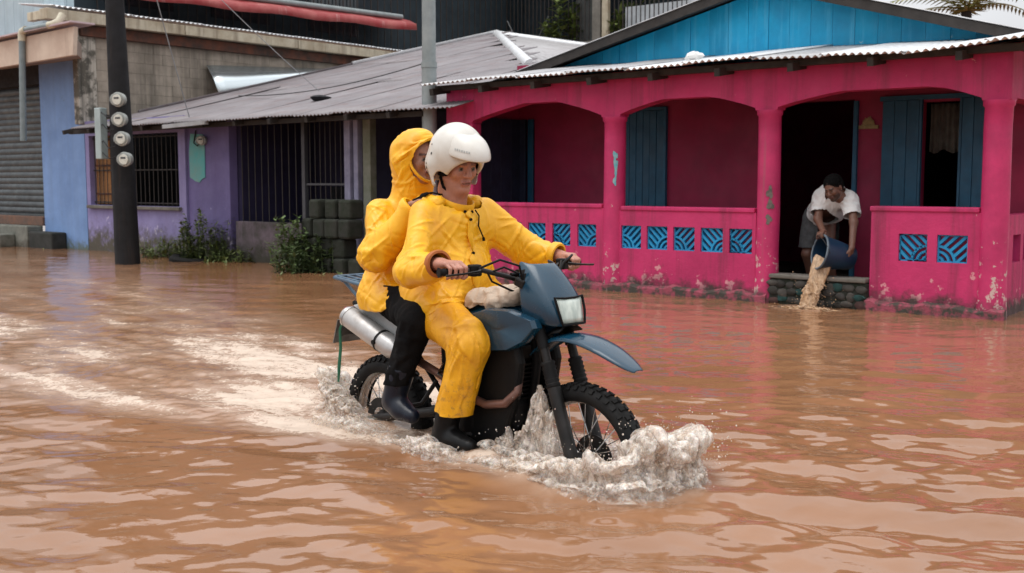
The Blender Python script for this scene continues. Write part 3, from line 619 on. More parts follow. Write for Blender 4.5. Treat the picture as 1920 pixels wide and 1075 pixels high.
# ================================================================== utility pole with meters
UP = empty('utility_pole', hw(-7.885,-1.19,-.33), HA, 'thick dark timber utility pole carrying a column of round meters', 'utility pole')
m_pole=mat('tarred_timber',(.016,.016,.018),(.010,.0095,.010),3,.75,bump=.6,bsc=12,streak=((.04,.028,.022),9,.58,.72,.6),spec=.25)
b=MB(); rings=[]
for i,h in enumerate(np.linspace(0,7.2,16)):
    rr=.185-.012*h; cx=-.03*h; rings.append([(cx+rr*math.cos(2*math.pi*k/22)*(1+.03*math.sin(5*k+h*.7)), rr*math.sin(2*math.pi*k/22)*(1+.03*math.sin(3*k+h)), h) for k in range(22)])
b.loft(rings); b.build('pole_shaft',m_pole,UP,smooth=60)
for i,(px,z) in enumerate(((.24,2.43),(.25,2.14),(.29,1.86),(.34,1.56))):
    meter(UP,(px-.03*z, -.17, z+.33), (.45,-1,-.08), .102)
b=MB(); b.box(-.43,-.27,-.22,-.10,1.90,2.66); b.build('switch_box',mat('pale_grey_box',(.36,.43,.43),(.28,.34,.34),4,.5,streak=((.16,.14,.11),6,.55,.7,.5)),UP,bevel=.012)
for z in (2.0,2.15,2.4,2.6):
    b=MB(); b.tube([(-.30,-.18,z),(-.15,-.25,z+.03*math.sin(z*9)),(.02,-.26,z-.1),(.12,-.22,z-.07)],.008,6); b.build('meter_wire',m_dark,UP,smooth=60)
b=MB(); b.box(-.36,.0,-.12,-.05,2.5,2.56); b.build('bracket',m_iron,UP)
# galvanised post by the pink house
b=MB(); b.tube([(0,0,0),(0,0,1.9),(.0,0,3.05)],[.098,.096,.094],18); b.tube([(.0,0,3.05),(.0,0,7)],[.088,.08],18); b.tube([(0,0,3.0),(0,0,3.07)],.102,18)
GP=empty('steel_post',hw(-2.72,-.05,-.33),0,'round galvanised steel post at the corner of the pink house','post'); o=b.build('shaft',m_galv,GP,smooth=50)
# overhead service wires
m_wire=mat('grey_wire',(.25,.26,.27),(.18,.18,.19),5,.6); m_wire_d=mat('dark_wire',(.04,.04,.045),(.03,.03,.03),5,.6)
def wire(p,q,sag,r,label,m_=None):
    P=[Vector(p).lerp(Vector(q),t/16)-Vector((0,0,sag*4*(t/16)*(1-t/16))) for t in range(17)]; b=MB(); b.tube(P,r,5); o=b.build('overhead_wire',m_ or m_wire,None,smooth=60); tag(o,label,'wire')
wire(hw(-2.72,-.05,3.9),hw(7.5,-.4,3.35),.25,.006,'thin service wire crossing low in front of the blue gable')
wire(hw(-2.72,-.05,4.05),hw(7.2,-.6,3.2),.32,.007,'thicker sagging service wire in front of the blue gable')
wire(hw(-7.9,-1.2,6.2),hw(-8.0,.05,2.2),.02,.008,'taut wire dropping from the dark pole to the lavender wall')
wire(hw(-8.0,-1.2,5.6),hw(-5.9,.9,2.6),.10,.006,'pale wire slanting from the dark pole down to the mauve roof')
wire(hw(-8.05,-1.05,5.2),hw(-10.2,.3,2.5),.12,.007,'dark wire drooping from pole to the eave over the barred window',m_wire_d)
wire(hw(-8.05,-1.1,2.75),hw(-8.0,-1.1,4.9),.0,.012,'black cable clipped upright along the dark pole',m_wire_d)
wire(hw(-2.7,-.05,2.75),hw(-9.2,1.9,2.75),.12,.008,'dark wire lying across the mauve roof from the steel post',m_wire_d)
# ================================================================== block pile, tyre, weeds
def block_obj(x,y,z,w,d,h,rz_,label):
    b=MB(); b.box(-w/2,w/2,-d/2,d/2,0,h); o=b.build('concrete_block',m_mossy,None,bevel=.035,loc=hw(x,y,z)); o.rotation_euler=(0,0,HA+rz_); tag(o,label,'block','mossy blocks piled by the lavender posts')
bl_spec=[]; rows_=[]
for row,(n_,x0) in enumerate(((5,-5.05),(5,-5.0),(4,-4.98),(4,-4.86),(3,-4.60))):
    for i in range(n_):
        rows_.append(row); bl_spec.append((x0+.27*i+.05*(row%2),-.22+.03*math.sin(row*3+i),-.33+row*.265))
seen=0
for i,(x,y,z) in enumerate(bl_spec):
    block_obj(x+rng.uniform(-.02,.02),y,z,.255*rng.uniform(.82,1.0),.26,.262,rng.uniform(-.14,.14),['mossy concrete block in the half-sunk bottom course of the dark pile','mossy concrete block in the second course of the dark pile above water','mossy concrete block in the middle course of the dark pile','mossy concrete block in the fourth course of the dark pile','mossy concrete block on the short top course of the dark pile'][rows_[i]])
b=MB(); b.lathe([(.17,-.07),(.27,-.08),(.31,-.05),(.32,0),(.31,.05),(.27,.08),(.17,.07),(.19,0),(.17,-.07)],(0,0,0),(0,0,1),28); o=b.build('old_tyre',mat('old_rubber',(.008,.008,.008),(.014,.013,.012),8,.8,bump=.4,spec=.2),None,smooth=40,loc=hw(-7.72,-.22,-.01)); o.rotation_euler=(R(6),R(4),.4); tag(o,'old black tyre half sunk in floodwater below the weeds','tyre')
def leaf(mb,p,d,L,w,up):
    d=Vector(d).normalized(); s_=d.cross(Vector(up)); s_=s_.normalized() if s_.length>1e-3 else Vector((1,0,0)); p=Vector(p); n_=s_.cross(d)
    mb.add([p,p+d*L*.4+s_*w,p+d*L-n_*L*.12,p+d*L*.4-s_*w],[(0,1,2),(0,2,3)])
def weed(name,pos,r,h,n_stem,n_leaf,lsz,m_,label,cat='weeds'):
    t=empty(name,pos,0,label,cat); st=MB(); fo=MB()
    for i in range(n_stem):
        a=rng.uniform(0,6.28); q=r*math.sqrt(rng.uniform(0,1)); p0=Vector((q*math.cos(a),q*math.sin(a)*.5,-.2)); hh=h*rng.uniform(.45,1.05); p1=p0+Vector((rng.uniform(-.12,.12),rng.uniform(-.1,.1),hh)); pm_=p0.lerp(p1,.5)+Vector((rng.uniform(-.04,.04),rng.uniform(-.04,.04),0)); st.tube([p0,pm_,p1],[.006,.005,.002],4,cap=False)
        for k in range(n_leaf):
            f=rng.uniform(.2,1); p=p0.lerp(pm_,f*2) if f<.5 else pm_.lerp(p1,f*2-1); d=Vector((rng.normal(),rng.normal(),rng.uniform(-.2,.9))); leaf(fo,p,d,lsz*rng.uniform(.5,1.3),lsz*.24,(0,0,1))
    st.build('stem',m_leaf,t,fixn=False); fo.build('foliage',m_,t,fixn=False)
weed('weed_clump',hw(-7.6,.0,0),.5,.95,52,30,.10,m_leaf_b,'tall weedy clump growing against the violet wall')
weed('weed_clump',hw(-8.7,.08,0),.8,.5,80,24,.08,m_leaf_b,'low yellow-green weeds along the foot of the lavender wall')
weed('weed_clump',hw(-7.0,.05,0),.45,.4,40,22,.08,m_leaf_b,'dark weeds in front of the stained dwarf wall')
weed('weed_clump',hw(-4.62,-.45,0),.5,.75,48,30,.10,m_leaf,'leafy weeds sprouting in front of the mossy block pile')
weed('weed_clump',hw(-4.2,-.75,0),.5,.22,30,20,.07,m_leaf_b,'short bright grass tuft at the water edge by the block pile')
weed('weed_clump',hw(-5.0,-.35,.2),.35,.75,34,30,.09,m_leaf,'dark creeper hanging over the side of the mossy block pile')
weed('weed_clump',hw(-12.3,.0,0),.5,.2,26,18,.06,m_leaf_b,'thin green weeds under the powder-blue wall')
weed('terrace_plant',hw(-10.3,13.3,4.9),.5,1.3,20,30,.26,m_leaf_b,'bushy potted plant on the dark terrace','plant')
weed('terrace_plant',hw(-8.55,13.6,4.9),.5,1.1,18,30,.26,m_leaf_b,'pale green shrub at the terrace corner beside the post','plant')
# palm behind the roof on the right
PT=empty('palm_tree',hw(1.25,8.6,-.33),0,'small palm with yellowing fronds behind the gable roof','palm'); b=MB(); b.tube([(0,0,0),(.05,0,2.2),(.0,.05,4.35)],[.12,.1,.08],10); b.build('trunk',m_wood,PT,smooth=60)
m_frond=mat('palm_frond',(.14,.17,.04),(.26,.20,.06),3,.55,rnd=.2)
for i in range(13):
    a=2*math.pi*i/13+rng.uniform(-.2,.2); f=MB(); L=rng.uniform(1.0,1.5); e=rng.uniform(.3,1.2); P=[Vector((L*t/8*math.cos(a)*math.cos(e*(1-t/10)),L*t/8*math.sin(a)*math.cos(e*(1-t/10)),4.35+L*(t/8)*math.sin(e)-.55*(t/8)**2)) for t in range(9)]
    f.tube(P,[.014]*4+[.008]*5,4)
    for k in range(1,9):
        for s_ in (-1,1):
            for q_ in (0,.5):
                p=P[k-1].lerp(P[k],q_); d=(P[k]-P[k-1]).normalized(); sd=d.cross(Vector((0,0,1))).normalized()*s_; leaf(f,p,d*.6+sd+Vector((0,0,-.25)),.34*(1-.05*k),.022,(0,0,1))
    f.build('frond',m_frond,PT,fixn=False)
# ------------------------------------------------------------------ implicit surfaces -> one continuous mesh (bodies, garments, splashes)
def smin(a, b, k):
    if k <= 0: return np.minimum(a,b)
    h = np.clip(.5+.5*(b-a)/k, 0, 1); return b*(1-h)+a*h-k*h*(1-h)
def sd_cone(P, a, b, r1, r2):
    a = np.asarray(a,np.float32); b = np.asarray(b,np.float32); ab = b-a; d = P-a
    t = np.clip((d@ab)/max(float(ab@ab),1e-9), 0, 1); return np.sqrt(((d-t[:,None]*ab)**2).sum(1))-(r1+(r2-r1)*t)
def sd_ell(P, c, r, M=None):
    q = P-np.asarray(c,np.float32)
    if M is not None: q = q@np.asarray(M,np.float32)
    r = np.asarray(r,np.float32); k0 = np.sqrt(((q/r)**2).sum(1)); k1 = np.sqrt(((q/(r*r))**2).sum(1))+1e-9; return k0*(k0-1)/k1
def C(a,b,r1,r2,k=.03): return ('c',a,b,r1,r2,k)
def E(c,r,k=.03,M=None): return ('e',c,r,M,k)
def SE(c,r,k=.01,M=None): return ('se',c,r,M,k)       # carved away
def field(prims):
    def f(P):
        P = np.asarray(P,np.float32); d = None
        for p in prims:
            if p[0]=='c': v = sd_cone(P,p[1],p[2],p[3],p[4]); k = p[5]
            else: v = sd_ell(P,p[1],p[2],p[3]); k = p[4]
            if d is None: d = v
            elif p[0]=='se': d = -smin(-d, v, k)
            else: d = smin(d, v, k)
        return d
    return f
def bounds(prims, m):
    lo = np.full(3,1e9); hi = -lo
    for p in prims:
        if p[0]=='c': pts = [(p[1],p[3]),(p[2],p[4])]
        elif p[0]=='e': pts = [(p[1],max(p[2]))]
        else: continue
        for c,r in pts: lo = np.minimum(lo,np.array(c)-r); hi = np.maximum(hi,np.array(c)+r)
    return lo-m, hi+m
def net(f, lo, hi, h):
    "sparse surface nets"
    lo = np.asarray(lo,float); n = (np.ceil((np.asarray(hi)-lo)/h/4).astype(int)+1)*4; s = 4
    ax = [lo[i]+h*np.arange(n[i]) for i in range(3)]
    cx = [lo[i]+h*(s*np.arange(n[i]//s)+(s-1)/2) for i in range(3)]
    G = np.stack(np.meshgrid(*cx,indexing='ij'),-1).reshape(-1,3); cv = f(G).reshape([a//s for a in n])
    near = np.abs(cv) < h*s*1.5
    val = np.repeat(np.repeat(np.repeat(np.where(cv<0,-1.,1.),s,0),s,1),s,2).astype(np.float32)
    ii = np.argwhere(np.repeat(np.repeat(np.repeat(near,s,0),s,1),s,2))
    val[tuple(ii.T)] = f((lo+h*ii).astype(np.float32))
    ng = val<0
    cnt = np.zeros([a-1 for a in n],np.int8)
    for dx in (0,1):
        for dy in (0,1):
            for dz in (0,1): cnt += ng[dx:n[0]-1+dx,dy:n[1]-1+dy,dz:n[2]-1+dz]
    act = np.argwhere((cnt>0)&(cnt<8)); idx = np.full(cnt.shape,-1,np.int64); idx[tuple(act.T)] = np.arange(len(act))
    acc = np.zeros((len(act),3)); num = np.zeros(len(act))
    corners = [(a,b,c) for a in (0,1) for b in (0,1) for c in (0,1)]
    cvv = {c: val[act[:,0]+c[0],act[:,1]+c[1],act[:,2]+c[2]] for c in corners}
    for c in corners:
        for d in range(3):
            if c[d]==0:
                e = list(c); e[d] = 1; e = tuple(e); a,b = cvv[c],cvv[e]; m = (a<0)!=(b<0); t = np.where(m,a/np.where(m,a-b,1),0)
                for q in range(3): acc[:,q] += np.where(m, c[q]+(t if q==d else 0), 0)
                num += m
    V = lo+h*(act+acc/num[:,None]); F = []
    for d in range(3):
        u,v = (d+1)%3,(d+2)%3; sl0 = [slice(None)]*3; sl1 = [slice(None)]*3; sl0[d] = slice(0,n[d]-1); sl1[d] = slice(1,n[d])
        a,b = ng[tuple(sl0)],ng[tuple(sl1)]; E_ = np.argwhere(a!=b)
        E_ = E_[(E_[:,u]>0)&(E_[:,v]>0)&(E_[:,u]<n[u]-1)&(E_[:,v]<n[v]-1)]
        q = []
        for du,dv in ((-1,-1),(0,-1),(0,0),(-1,0)):
            k = E_.copy(); k[:,u] += du; k[:,v] += dv; q.append(idx[k[:,0],k[:,1],k[:,2]])
        q = np.stack(q,1); fl = ~a[tuple(E_.T)]; q[fl] = q[fl][:,::-1]; q = q[(q>=0).all(1)]; F.append(q)
    return V, np.concatenate(F)
def compact(V, F, keep):
    "keep only the faces whose vertices are all kept"
    F = F[keep[F].all(1)]; u = np.unique(F); m = np.full(len(V),-1); m[u] = np.arange(len(u)); return V[u], m[F]
def edges_of(F):
    E_ = np.concatenate([F[:,[0,1]],F[:,[1,2]],F[:,[2,3]],F[:,[3,0]]]); E_.sort(1); return np.unique(E_,axis=0)
def relax(V, F, n, k=.5, fixed=None):
    E_ = edges_of(F); i = np.concatenate([E_[:,0],E_[:,1]]); j = np.concatenate([E_[:,1],E_[:,0]]); c = np.bincount(i,minlength=len(V))[:,None]
    for _ in range(n):
        A = np.stack([np.bincount(i,V[j,d],minlength=len(V)) for d in range(3)],1)/c; D = (A-V)*k
        if fixed is not None: D[fixed] = 0
        V = V+D
    return V
def prefold(V, F, r_, lam=.085):
    "seeds the creases: broad ridges in a few directions, pushed along the surface normal"
    n = np.zeros_like(V); a = np.cross(V[F[:,2]]-V[F[:,0]],V[F[:,3]]-V[F[:,1]])
    for q in range(4): 
        for d in range(3): n[:,d] += np.bincount(F[:,q],a[:,d],minlength=len(V))
    n /= np.linalg.norm(n,axis=1)[:,None]+1e-9; w = np.zeros(len(V))
    P = V+.03*np.sin(V[:,[1,2,0]]*23+r_.uniform(0,6,3))
    for k in range(7):
        d = r_.normal(0,1,3)*np.array((1,1,1.25)); d /= np.linalg.norm(d); w += np.sin(P@d*2*math.pi/(lam*r_.uniform(.7,1.7))+r_.uniform(0,6.28))
    w = 1-np.abs(w/2.2); return n*w[:,None]
def drape(V, F, body, pin, stretch=1.08, iters=160, grav=.0016, off=.008, bend=.12, seed=1, nsub=4, fold=.005, slack=None):
    "lets a slightly oversized garment settle over the body: stretch links, gravity, contact"
    r_ = np.random.default_rng(seed); E_ = edges_of(F); Dg = np.concatenate([F[:,[0,2]],F[:,[1,3]]])
    A = np.concatenate([E_,Dg]); L0 = np.linalg.norm(V[A[:,0]]-V[A[:,1]],axis=1)
    # more slack across the body than down it, so that folds run as in a rain suit
    dirv = np.abs((V[A[:,0]]-V[A[:,1]])/np.maximum(L0,1e-9)[:,None]); mid = (V[A[:,0]]+V[A[:,1]])/2; st = stretch+(slack(mid) if slack else 0.); L0 = L0*st
    w = np.concatenate([np.ones(len(E_)),np.full(len(Dg),.5)]); i,j = A[:,0],A[:,1]; N = len(V)
    ie = np.concatenate([E_[:,0],E_[:,1]]); je = np.concatenate([E_[:,1],E_[:,0]]); ce = np.bincount(ie,minlength=N)[:,None]
    wn = np.bincount(i,w,minlength=N)+np.bincount(j,w,minlength=N); X = V+prefold(V,F,r_)*fold; X0 = V.copy(); eps = .004
    for it in range(iters):
        X[:,2] -= grav*(~pin)
        for sub in range(nsub):
            d = X[j]-X[i]; l = np.linalg.norm(d,axis=1)+1e-9; g = (w*.5*(l-L0)/l)[:,None]*d
            D = np.stack([np.bincount(i,g[:,q],minlength=N)-np.bincount(j,g[:,q],minlength=N) for q in range(3)],1)/wn[:,None]*1.7
            D[pin] = 0; X = X+D
        Av = np.stack([np.bincount(ie,X[je,q],minlength=N) for q in range(3)],1)/ce; D = (Av-X)*bend; D[pin] = 0; X = X+D
        if it%2==0 or it==iters-1:
            s = body(X)-off; m = s<0
            if m.any():
                P = X[m]; gr = np.stack([body(P+np.eye(3)[q]*eps)-body(P-np.eye(3)[q]*eps) for q in range(3)],1); gr /= np.linalg.norm(gr,axis=1)[:,None]+1e-9; X[m] = P-gr*s[m][:,None]
        X[pin] = X0[pin]
    return X
def np_mesh(name, V, F, mat_, parent, smooth=True, col=None, sub=0, solid=0, loc=None):
    me = bpy.data.meshes.new(name); V = np.asarray(V,np.float32); F = np.asarray(F); k = F.shape[1]
    me.vertices.add(len(V)); me.vertices.foreach_set('co',V.ravel()); me.loops.add(F.size); me.loops.foreach_set('vertex_index',F.ravel().astype(np.int32))
    me.polygons.add(len(F)); me.polygons.foreach_set('loop_start',np.arange(0,F.size,k,dtype=np.int32)); me.update(calc_edges=True); me.validate()
    me.polygons.foreach_set('use_smooth',[smooth]*len(me.polygons))
    if mat_: me.materials.append(mat_)
    if col is not None:
        at = me.color_attributes.new('col','FLOAT_COLOR','POINT'); at.data.foreach_set('color',np.concatenate([col,np.ones((len(col),1))],1).astype(np.float32).ravel())
    o = bpy.data.objects.new(name,me); COL.objects.link(o); o.parent = parent
    if loc: o.location = loc
    if solid: md = o.modifiers.new('solid','SOLIDIFY'); md.thickness = solid; md.offset = 0
    if sub: md = o.modifiers.new('sub','SUBSURF'); md.levels = md.render_levels = sub
    return o
# ================================================================== MOTORCYCLE (x forward, y to its left, z up from the road)
BO = Vector((-.1636,5.2144,-.33)); BA = R(-46)
BK = empty('motorcycle', BO, BA, 'mud-splashed dark teal trail motorcycle ploughing through the floodwater', 'motorcycle')
m_teal = mat('teal_plastic', (.004,.040,.074), (.0035,.030,.058), 4, .24, bump=.05, spec=.5, coat=.25, streak=((.02,.07,.10),7,.55,.7,.3), rvar=.06)
m_black = mat('black_plastic', (.0045,.0045,.005), (.009,.0085,.008), 7, .55, bump=.15, spec=.16)
m_rubber = mat('tyre_rubber', (.0055,.0055,.006), (.012,.011,.010), 9, .65, bump=.2, spec=.2)
m_engine = mat('greasy_engine', (.007,.007,.008), (.014,.012,.011), 9, .5, metal=.1, bump=.3, spec=.25)
m_fork = mat('fork_metal', (.032,.029,.028), (.014,.0135,.013), 9, .45, metal=.3, spec=.3)
m_chrome = mat('worn_chrome', (.55,.55,.55), (.38,.36,.34), 9, .22, metal=1, rvar=.06)
m_muff = mat('muffler_aluminium', (.52,.51,.50), (.36,.34,.32), 6, .4, metal=.45, bump=.08, streak=((.16,.12,.09),6,.52,.7,.6))
m_header = mat('hot_header_pipe', (.20,.10,.075), (.10,.055,.045), 8, .45, metal=.6, bump=.2)
m_panel = mat('scuffed_white_panel', (.52,.52,.51), (.36,.355,.34), 5, .4, bump=.1, peel=((.06,.06,.06),11,.73,.2,.3))
m_rack = mat('blue_rack_paint', (.05,.11,.17), (.03,.06,.10), 9, .4, bump=.1)
m_seat = mat('black_vinyl', (.014,.014,.015), (.02,.02,.02), 12, .45, bump=.15)
tl = NT('headlamp_glass'); tl.b.inputs['Base Color'].default_value=(.62,.70,.62,1); tl.b.inputs['Roughness'].default_value=.12; tl.b.inputs['Coat Weight'].default_value=.8; tl.l(tl.mix(tl.noise(26,3,.5,tl.co((1,1,.35))),(.70,.76,.68),(.40,.47,.42)),tl.b.inputs['Base Color']); m_lamp = tl.m
def bp(mb,name,m_,parent=None,**k): return mb.build(name,m_,parent or BK,**k)
def wheel(name,cx,cz,Ro,tw,th,disc):
    w = empty(name,(cx,0,cz)); w.parent = BK
    b=MB(); pr=[]
    for k in range(15):
        a=-R(128)+2*R(128)*k/14; pr.append((Ro-th+th*.96*math.cos(a)*(1 if abs(a)<1.6 else 1), tw*math.sin(a)))
    b.lathe(pr,(0,0,0),(0,1,0),56)
    nk=46
    for i in range(nk):        # knobs: a centre pair and two shoulder rows
        for row,(sa,ln,wd) in enumerate(((-50,.016,.011),(-17,.014,.011),(17,.014,.011),(50,.016,.011))):
            a=2*math.pi*(i+(.5 if row in(1,2) else 0))/nk; s_=R(sa); rad=Ro-th+th*math.cos(s_); y=tw*math.sin(s_)
            nrm=Vector((math.cos(a)*math.cos(s_),math.sin(s_),math.sin(a)*math.cos(s_))); p=Vector((rad*math.cos(a),y,rad*math.sin(a))); t=Vector((-math.sin(a),0,math.cos(a)))
            b.obox(p+nrm*.001,(ln*.62,wd,.005),t,nrm)
    bp(b,'tyre',m_rubber,w,smooth=40)
    ri=Ro-2*th*.82; b=MB(); b.lathe([(ri+.008,-.026),(ri+.01,-.03),(ri-.004,-.024),(ri-.012,0),(ri-.004,.024),(ri+.01,.03),(ri+.008,.026)],(0,0,0),(0,1,0),56); bp(b,'rim',m_chrome,w,smooth=50)
    b=MB(); b.lathe([(.012,-.07),(.03,-.07),(.045,-.045),(.045,-.03),(.024,-.025),(.024,.025),(.045,.03),(.045,.045),(.03,.07),(.012,.07)],(0,0,0),(0,1,0),24); bp(b,'hub',m_engine,w,smooth=35)
    for i in range(32):
        a=2*math.pi*i/32; s_=1 if i%2 else -1; a2=a+(.55 if (i//2)%2 else -.55); b=MB(); b.tube([(.044*math.cos(a2),s_*.037,.044*math.sin(a2)),((ri-.006)*math.cos(a),s_*.004,(ri-.006)*math.sin(a))],.0022,4,cap=False); bp(b,'spoke',m_chrome,w)
    b=MB(); b.lathe([(.06,disc-.002),(.11,disc-.002),(.11,disc+.002),(.06,disc+.002),(.06,disc-.002)],(0,0,0),(0,1,0),32); bp(b,'brake_disc',m_fork,w,smooth=30)
    return w
wheel('front_wheel',.70,.345,.345,.050,.047,.055)
wheel('rear_wheel',-.70,.325,.328,.062,.055,-.06)
# forks
FT=Vector((.405,0,1.175)); FB=Vector((.705,0,.36)); fd=(FB-FT).normalized()
for s_ in (-1,1):
    o_=Vector((0,.088*s_,0)); b=MB(); b.tube([FT+o_,FT+o_+fd*.56],.0205,14); st=bp(b,'fork_tube',m_fork,smooth=60)
    b=MB(); b.tube([FT+o_+fd*.02,FT+o_+fd*.36],.027,14); bp(b,'fork_sleeve',m_black,st,smooth=60)
    b=MB(); b.tube([FT+o_+fd*.50,FT+o_+fd*.88],[.029,.031],14); bp(b,'fork_slider',m_fork,smooth=60)
    b=MB(); pts=[];rr=[]
    for k in range(13): pts.append(FT+o_+fd*(.42+.010*k)); rr.append(.034 if k%2 else .028)
    b.tube(pts,rr,14); bp(b,'dust_boot',m_rubber,smooth=70)
    b=MB(); b.obox(FB+o_-fd*.005+Vector((.0,0,-.012)),(.04,.02,.022),fd); bp(b,'axle_clamp',m_fork,bevel=.006)
for t in (.06,.24):
    b=MB(); p=FT+fd*t; b.obox(p-Vector((.02,0,0)),(.03,.125,.02),(1,0,-.3),-fd); bp(b,'triple_clamp',m_engine,bevel=.008)
b=MB(); b.tube([FT+fd*.05-Vector((.04,0,0)),FT+fd*.26-Vector((.05,0,0))],.03,14); bp(b,'steering_head',m_black,smooth=60)
# handlebar, grips, levers, cables
def bar(s_): return [(.37,0,1.118),(.36,.06*s_,1.12),(.335,.13*s_,1.145),(.30,.25*s_,1.178),(.272,.34*s_,1.178),(.24,.43*s_,1.174)]
b=MB(); b.tube(list(reversed(bar(-1)))[:-1]+bar(1),.0115,12); hb_=bp(b,'handlebar',m_fork,smooth=60)
b=MB(); b.tube([(.343,-.11,1.152),(.343,.11,1.152)],.009,10); b.tube([(.343,-.07,1.152),(.343,.07,1.152)],.022,12); bp(b,'cross_brace',m_black,hb_,smooth=50)
for s_ in (-1,1):
    b=MB(); A_=Vector((.298,.252*s_,1.1785)); B_=Vector((.236,.445*s_,1.174)); pts=[];rr=[]
    for k in range(15): pts.append(A_.lerp(B_,.38+.62*k/14)); rr.append(.0185 if k%2 else .0165)
    rr[0]=rr[-1]=.023; b.tube(pts,rr,12); bp(b,'grip',m_rubber,smooth=60)
    b=MB(); c_=A_.lerp(B_,.15); b.obox(c_,(.028,.024,.026),(B_-A_)); bp(b,'switch_housing',m_black,bevel=.008)
    b=MB(); b.tube([c_+Vector((.035,.0,.004)),c_+Vector((.065,.03*s_,.0)),c_+Vector((.055,.11*s_,-.006)),c_+Vector((.028,.19*s_,-.012))],[.009,.008,.006,.007],8,flat=.7); bp(b,'lever',m_fork,smooth=60)
    b=MB(); b.tube([c_+Vector((.03,0,.01)),c_+Vector((.11,-.05*s_,.05)),c_+Vector((.14,-.14*s_,.02)),(.40,.06*s_,1.02),(.36,.05*s_,.90)],.0055,7); bp(b,'cable',m_black,smooth=70)
b=MB(); b.tube([(.32,-.20,1.17),(.36,-.17,1.19),(.40,-.06,1.14),(.41,.02,1.05)],.005,7); bp(b,'cable',m_black,smooth=70)
b=MB(); b.tube([(.31,-.22,1.16),(.27,-.16,1.12),(.30,-.08,1.08),(.36,-.03,1.05)],.005,7); bp(b,'cable',m_black,smooth=70)
b=MB(); b.tube([(.31,.22,1.16),(.36,.2,1.20),(.43,.10,1.12),(.44,.09,1.0)],.005,7); bp(b,'cable',m_black,smooth=70)
b=MB(); b.box(.375,.425,-.055,.055,1.11,1.165); bp(b,'instrument',m_black,bevel=.015)
# headlamp mask
lv=[(1.205,.455,.078,.05),(1.17,.492,.088,.07),(1.12,.535,.101,.10),(1.065,.578,.112,.13),(1.01,.606,.113,.15),(.965,.618,.104,.16),(.935,.612,.088,.16)]
rows=[]
for z,xf,hw_,ret in lv:
    r_=[(xf-ret-.04,-hw_*1.12,z+.012),(xf-ret*.6-.02,-hw_*1.10,z+.006),(xf-.035,-hw_*1.02,z),(xf-.008,-hw_*.80,z),(xf,-hw_*.45,z),(xf+.006,0,z),(xf,hw_*.45,z),(xf-.008,hw_*.80,z),(xf-.035,hw_*1.02,z),(xf-ret*.6-.02,hw_*1.10,z+.006),(xf-ret-.04,hw_*1.12,z+.012)]; rows.append(r_)
b=MB(); b.loft(rows,closed=False,cap=False); mk=bp(b,'headlight_mask',m_teal,smooth=50,solid=.006,sub=1)
def trap(z0,z1,w0,w1,x0,x1,n=9,bul=.012):
    R_=[]
    for j in range(6):
        t=j/5; z=z0+(z1-z0)*t; w=w0+(w1-w0)*t; x=x0+(x1-x0)*t; R_.append([(x+bul*math.cos(math.pi*(k/(n-1)-.5))*math.sin(math.pi*(.15+.7*t)),-w+2*w*k/(n-1),z) for k in range(n)])
    return R_
b=MB(); b.loft(trap(.952,1.058,.066,.082,.622,.592),closed=False,cap=False); bp(b,'headlamp',m_lamp,mk,smooth=60,solid=.004)
b=MB(); b.tube([(.628,-.07,.946),(.628,.07,.946),(.615,.083,1.0),(.594,.088,1.064),(.598,.03,1.058),(.598,-.03,1.058),(.594,-.088,1.064),(.615,-.083,1.0)],.006,6,closed=True); bp(b,'lamp_bezel',m_black,mk,smooth=60)
b=MB(); b.box(.44,.55,-.085,.085,.935,1.04); bp(b,'lamp_housing',m_black,mk,bevel=.02)
# high front fender
fc=[(.405,.79,.06),(.46,.842,.07),(.53,.878,.080),(.60,.898,.086),(.68,.900,.088),(.76,.886,.086),(.84,.860,.080),(.91,.828,.068),(.965,.799,.050),(.998,.781,.026)]
rows=[]
for x,z,w in fc: rows.append([(x,-w,z-.26*w),(x,-w*.96,z-.07*w),(x,-w*.6,z+.002),(x,0,z+.09*w),(x,w*.6,z+.002),(x,w*.96,z-.07*w),(x,w,z-.26*w)])
b=MB(); b.loft(rows,closed=False,cap=False); bp(b,'front_fender',m_teal,smooth=60,solid=.005,sub=1)
b=MB(); b.loft([[(x,-.075,z+.008),(x,-.04,z+.03),(x,0,z+.035),(x,.04,z+.03),(x,.075,z+.008)] for x,z in ((.50,.86),(.56,.895),(.61,.905))],closed=False,cap=False); bp(b,'fender_mount',m_black,solid=.006,smooth=50)
# tank and shrouds
tk=[(.34,.985,.06,.05),(.30,1.005,.085,.075),(.20,1.015,.115,.10),(.08,1.005,.125,.10),(-.03,.975,.115,.09),(-.10,.95,.09,.06)]
rows=[]
for x,zt,w,d in tk:
    rows.append([(x,w*math.cos(a)*1.0,zt-d+d*math.sin(a)*(1 if math.sin(a)>0 else 1.2)) for a in [2*math.pi*k/20 for k in range(20)]])
b=MB(); b.loft(rows); tank=bp(b,'fuel_tank',m_teal,smooth=60)
b=MB(); b.lathe([(0,.022),(.032,.022),(.036,.012),(.036,0)],(.20,0,1.012),(0,0,1),20); bp(b,'filler_cap',m_black,tank,smooth=40)
for s_ in (-1,1):
    pl=[(.52,.965),(.535,.93),(.47,.86),(.38,.815),(.27,.80),(.16,.845),(.10,.91),(.13,.965),(.24,.995),(.38,1.0)]; n_=len(pl); cx_=sum(p[0] for p in pl)/n_; cz_=sum(p[1] for p in pl)/n_
    ring=lambda f,y:[(cx_+(p[0]-cx_)*f, s_*(y-.07*max(0,(.25-p[0]))-.03*max(0,p[0]-.4)/.1*.5), cz_+(p[1]-cz_)*f) for p in pl]
    b=MB(); b.loft([ring(1,.125),ring(1,.155),ring(.93,.172),ring(.6,.178),ring(.1,.180)]); bp(b,'tank_shroud',m_teal,smooth=38)
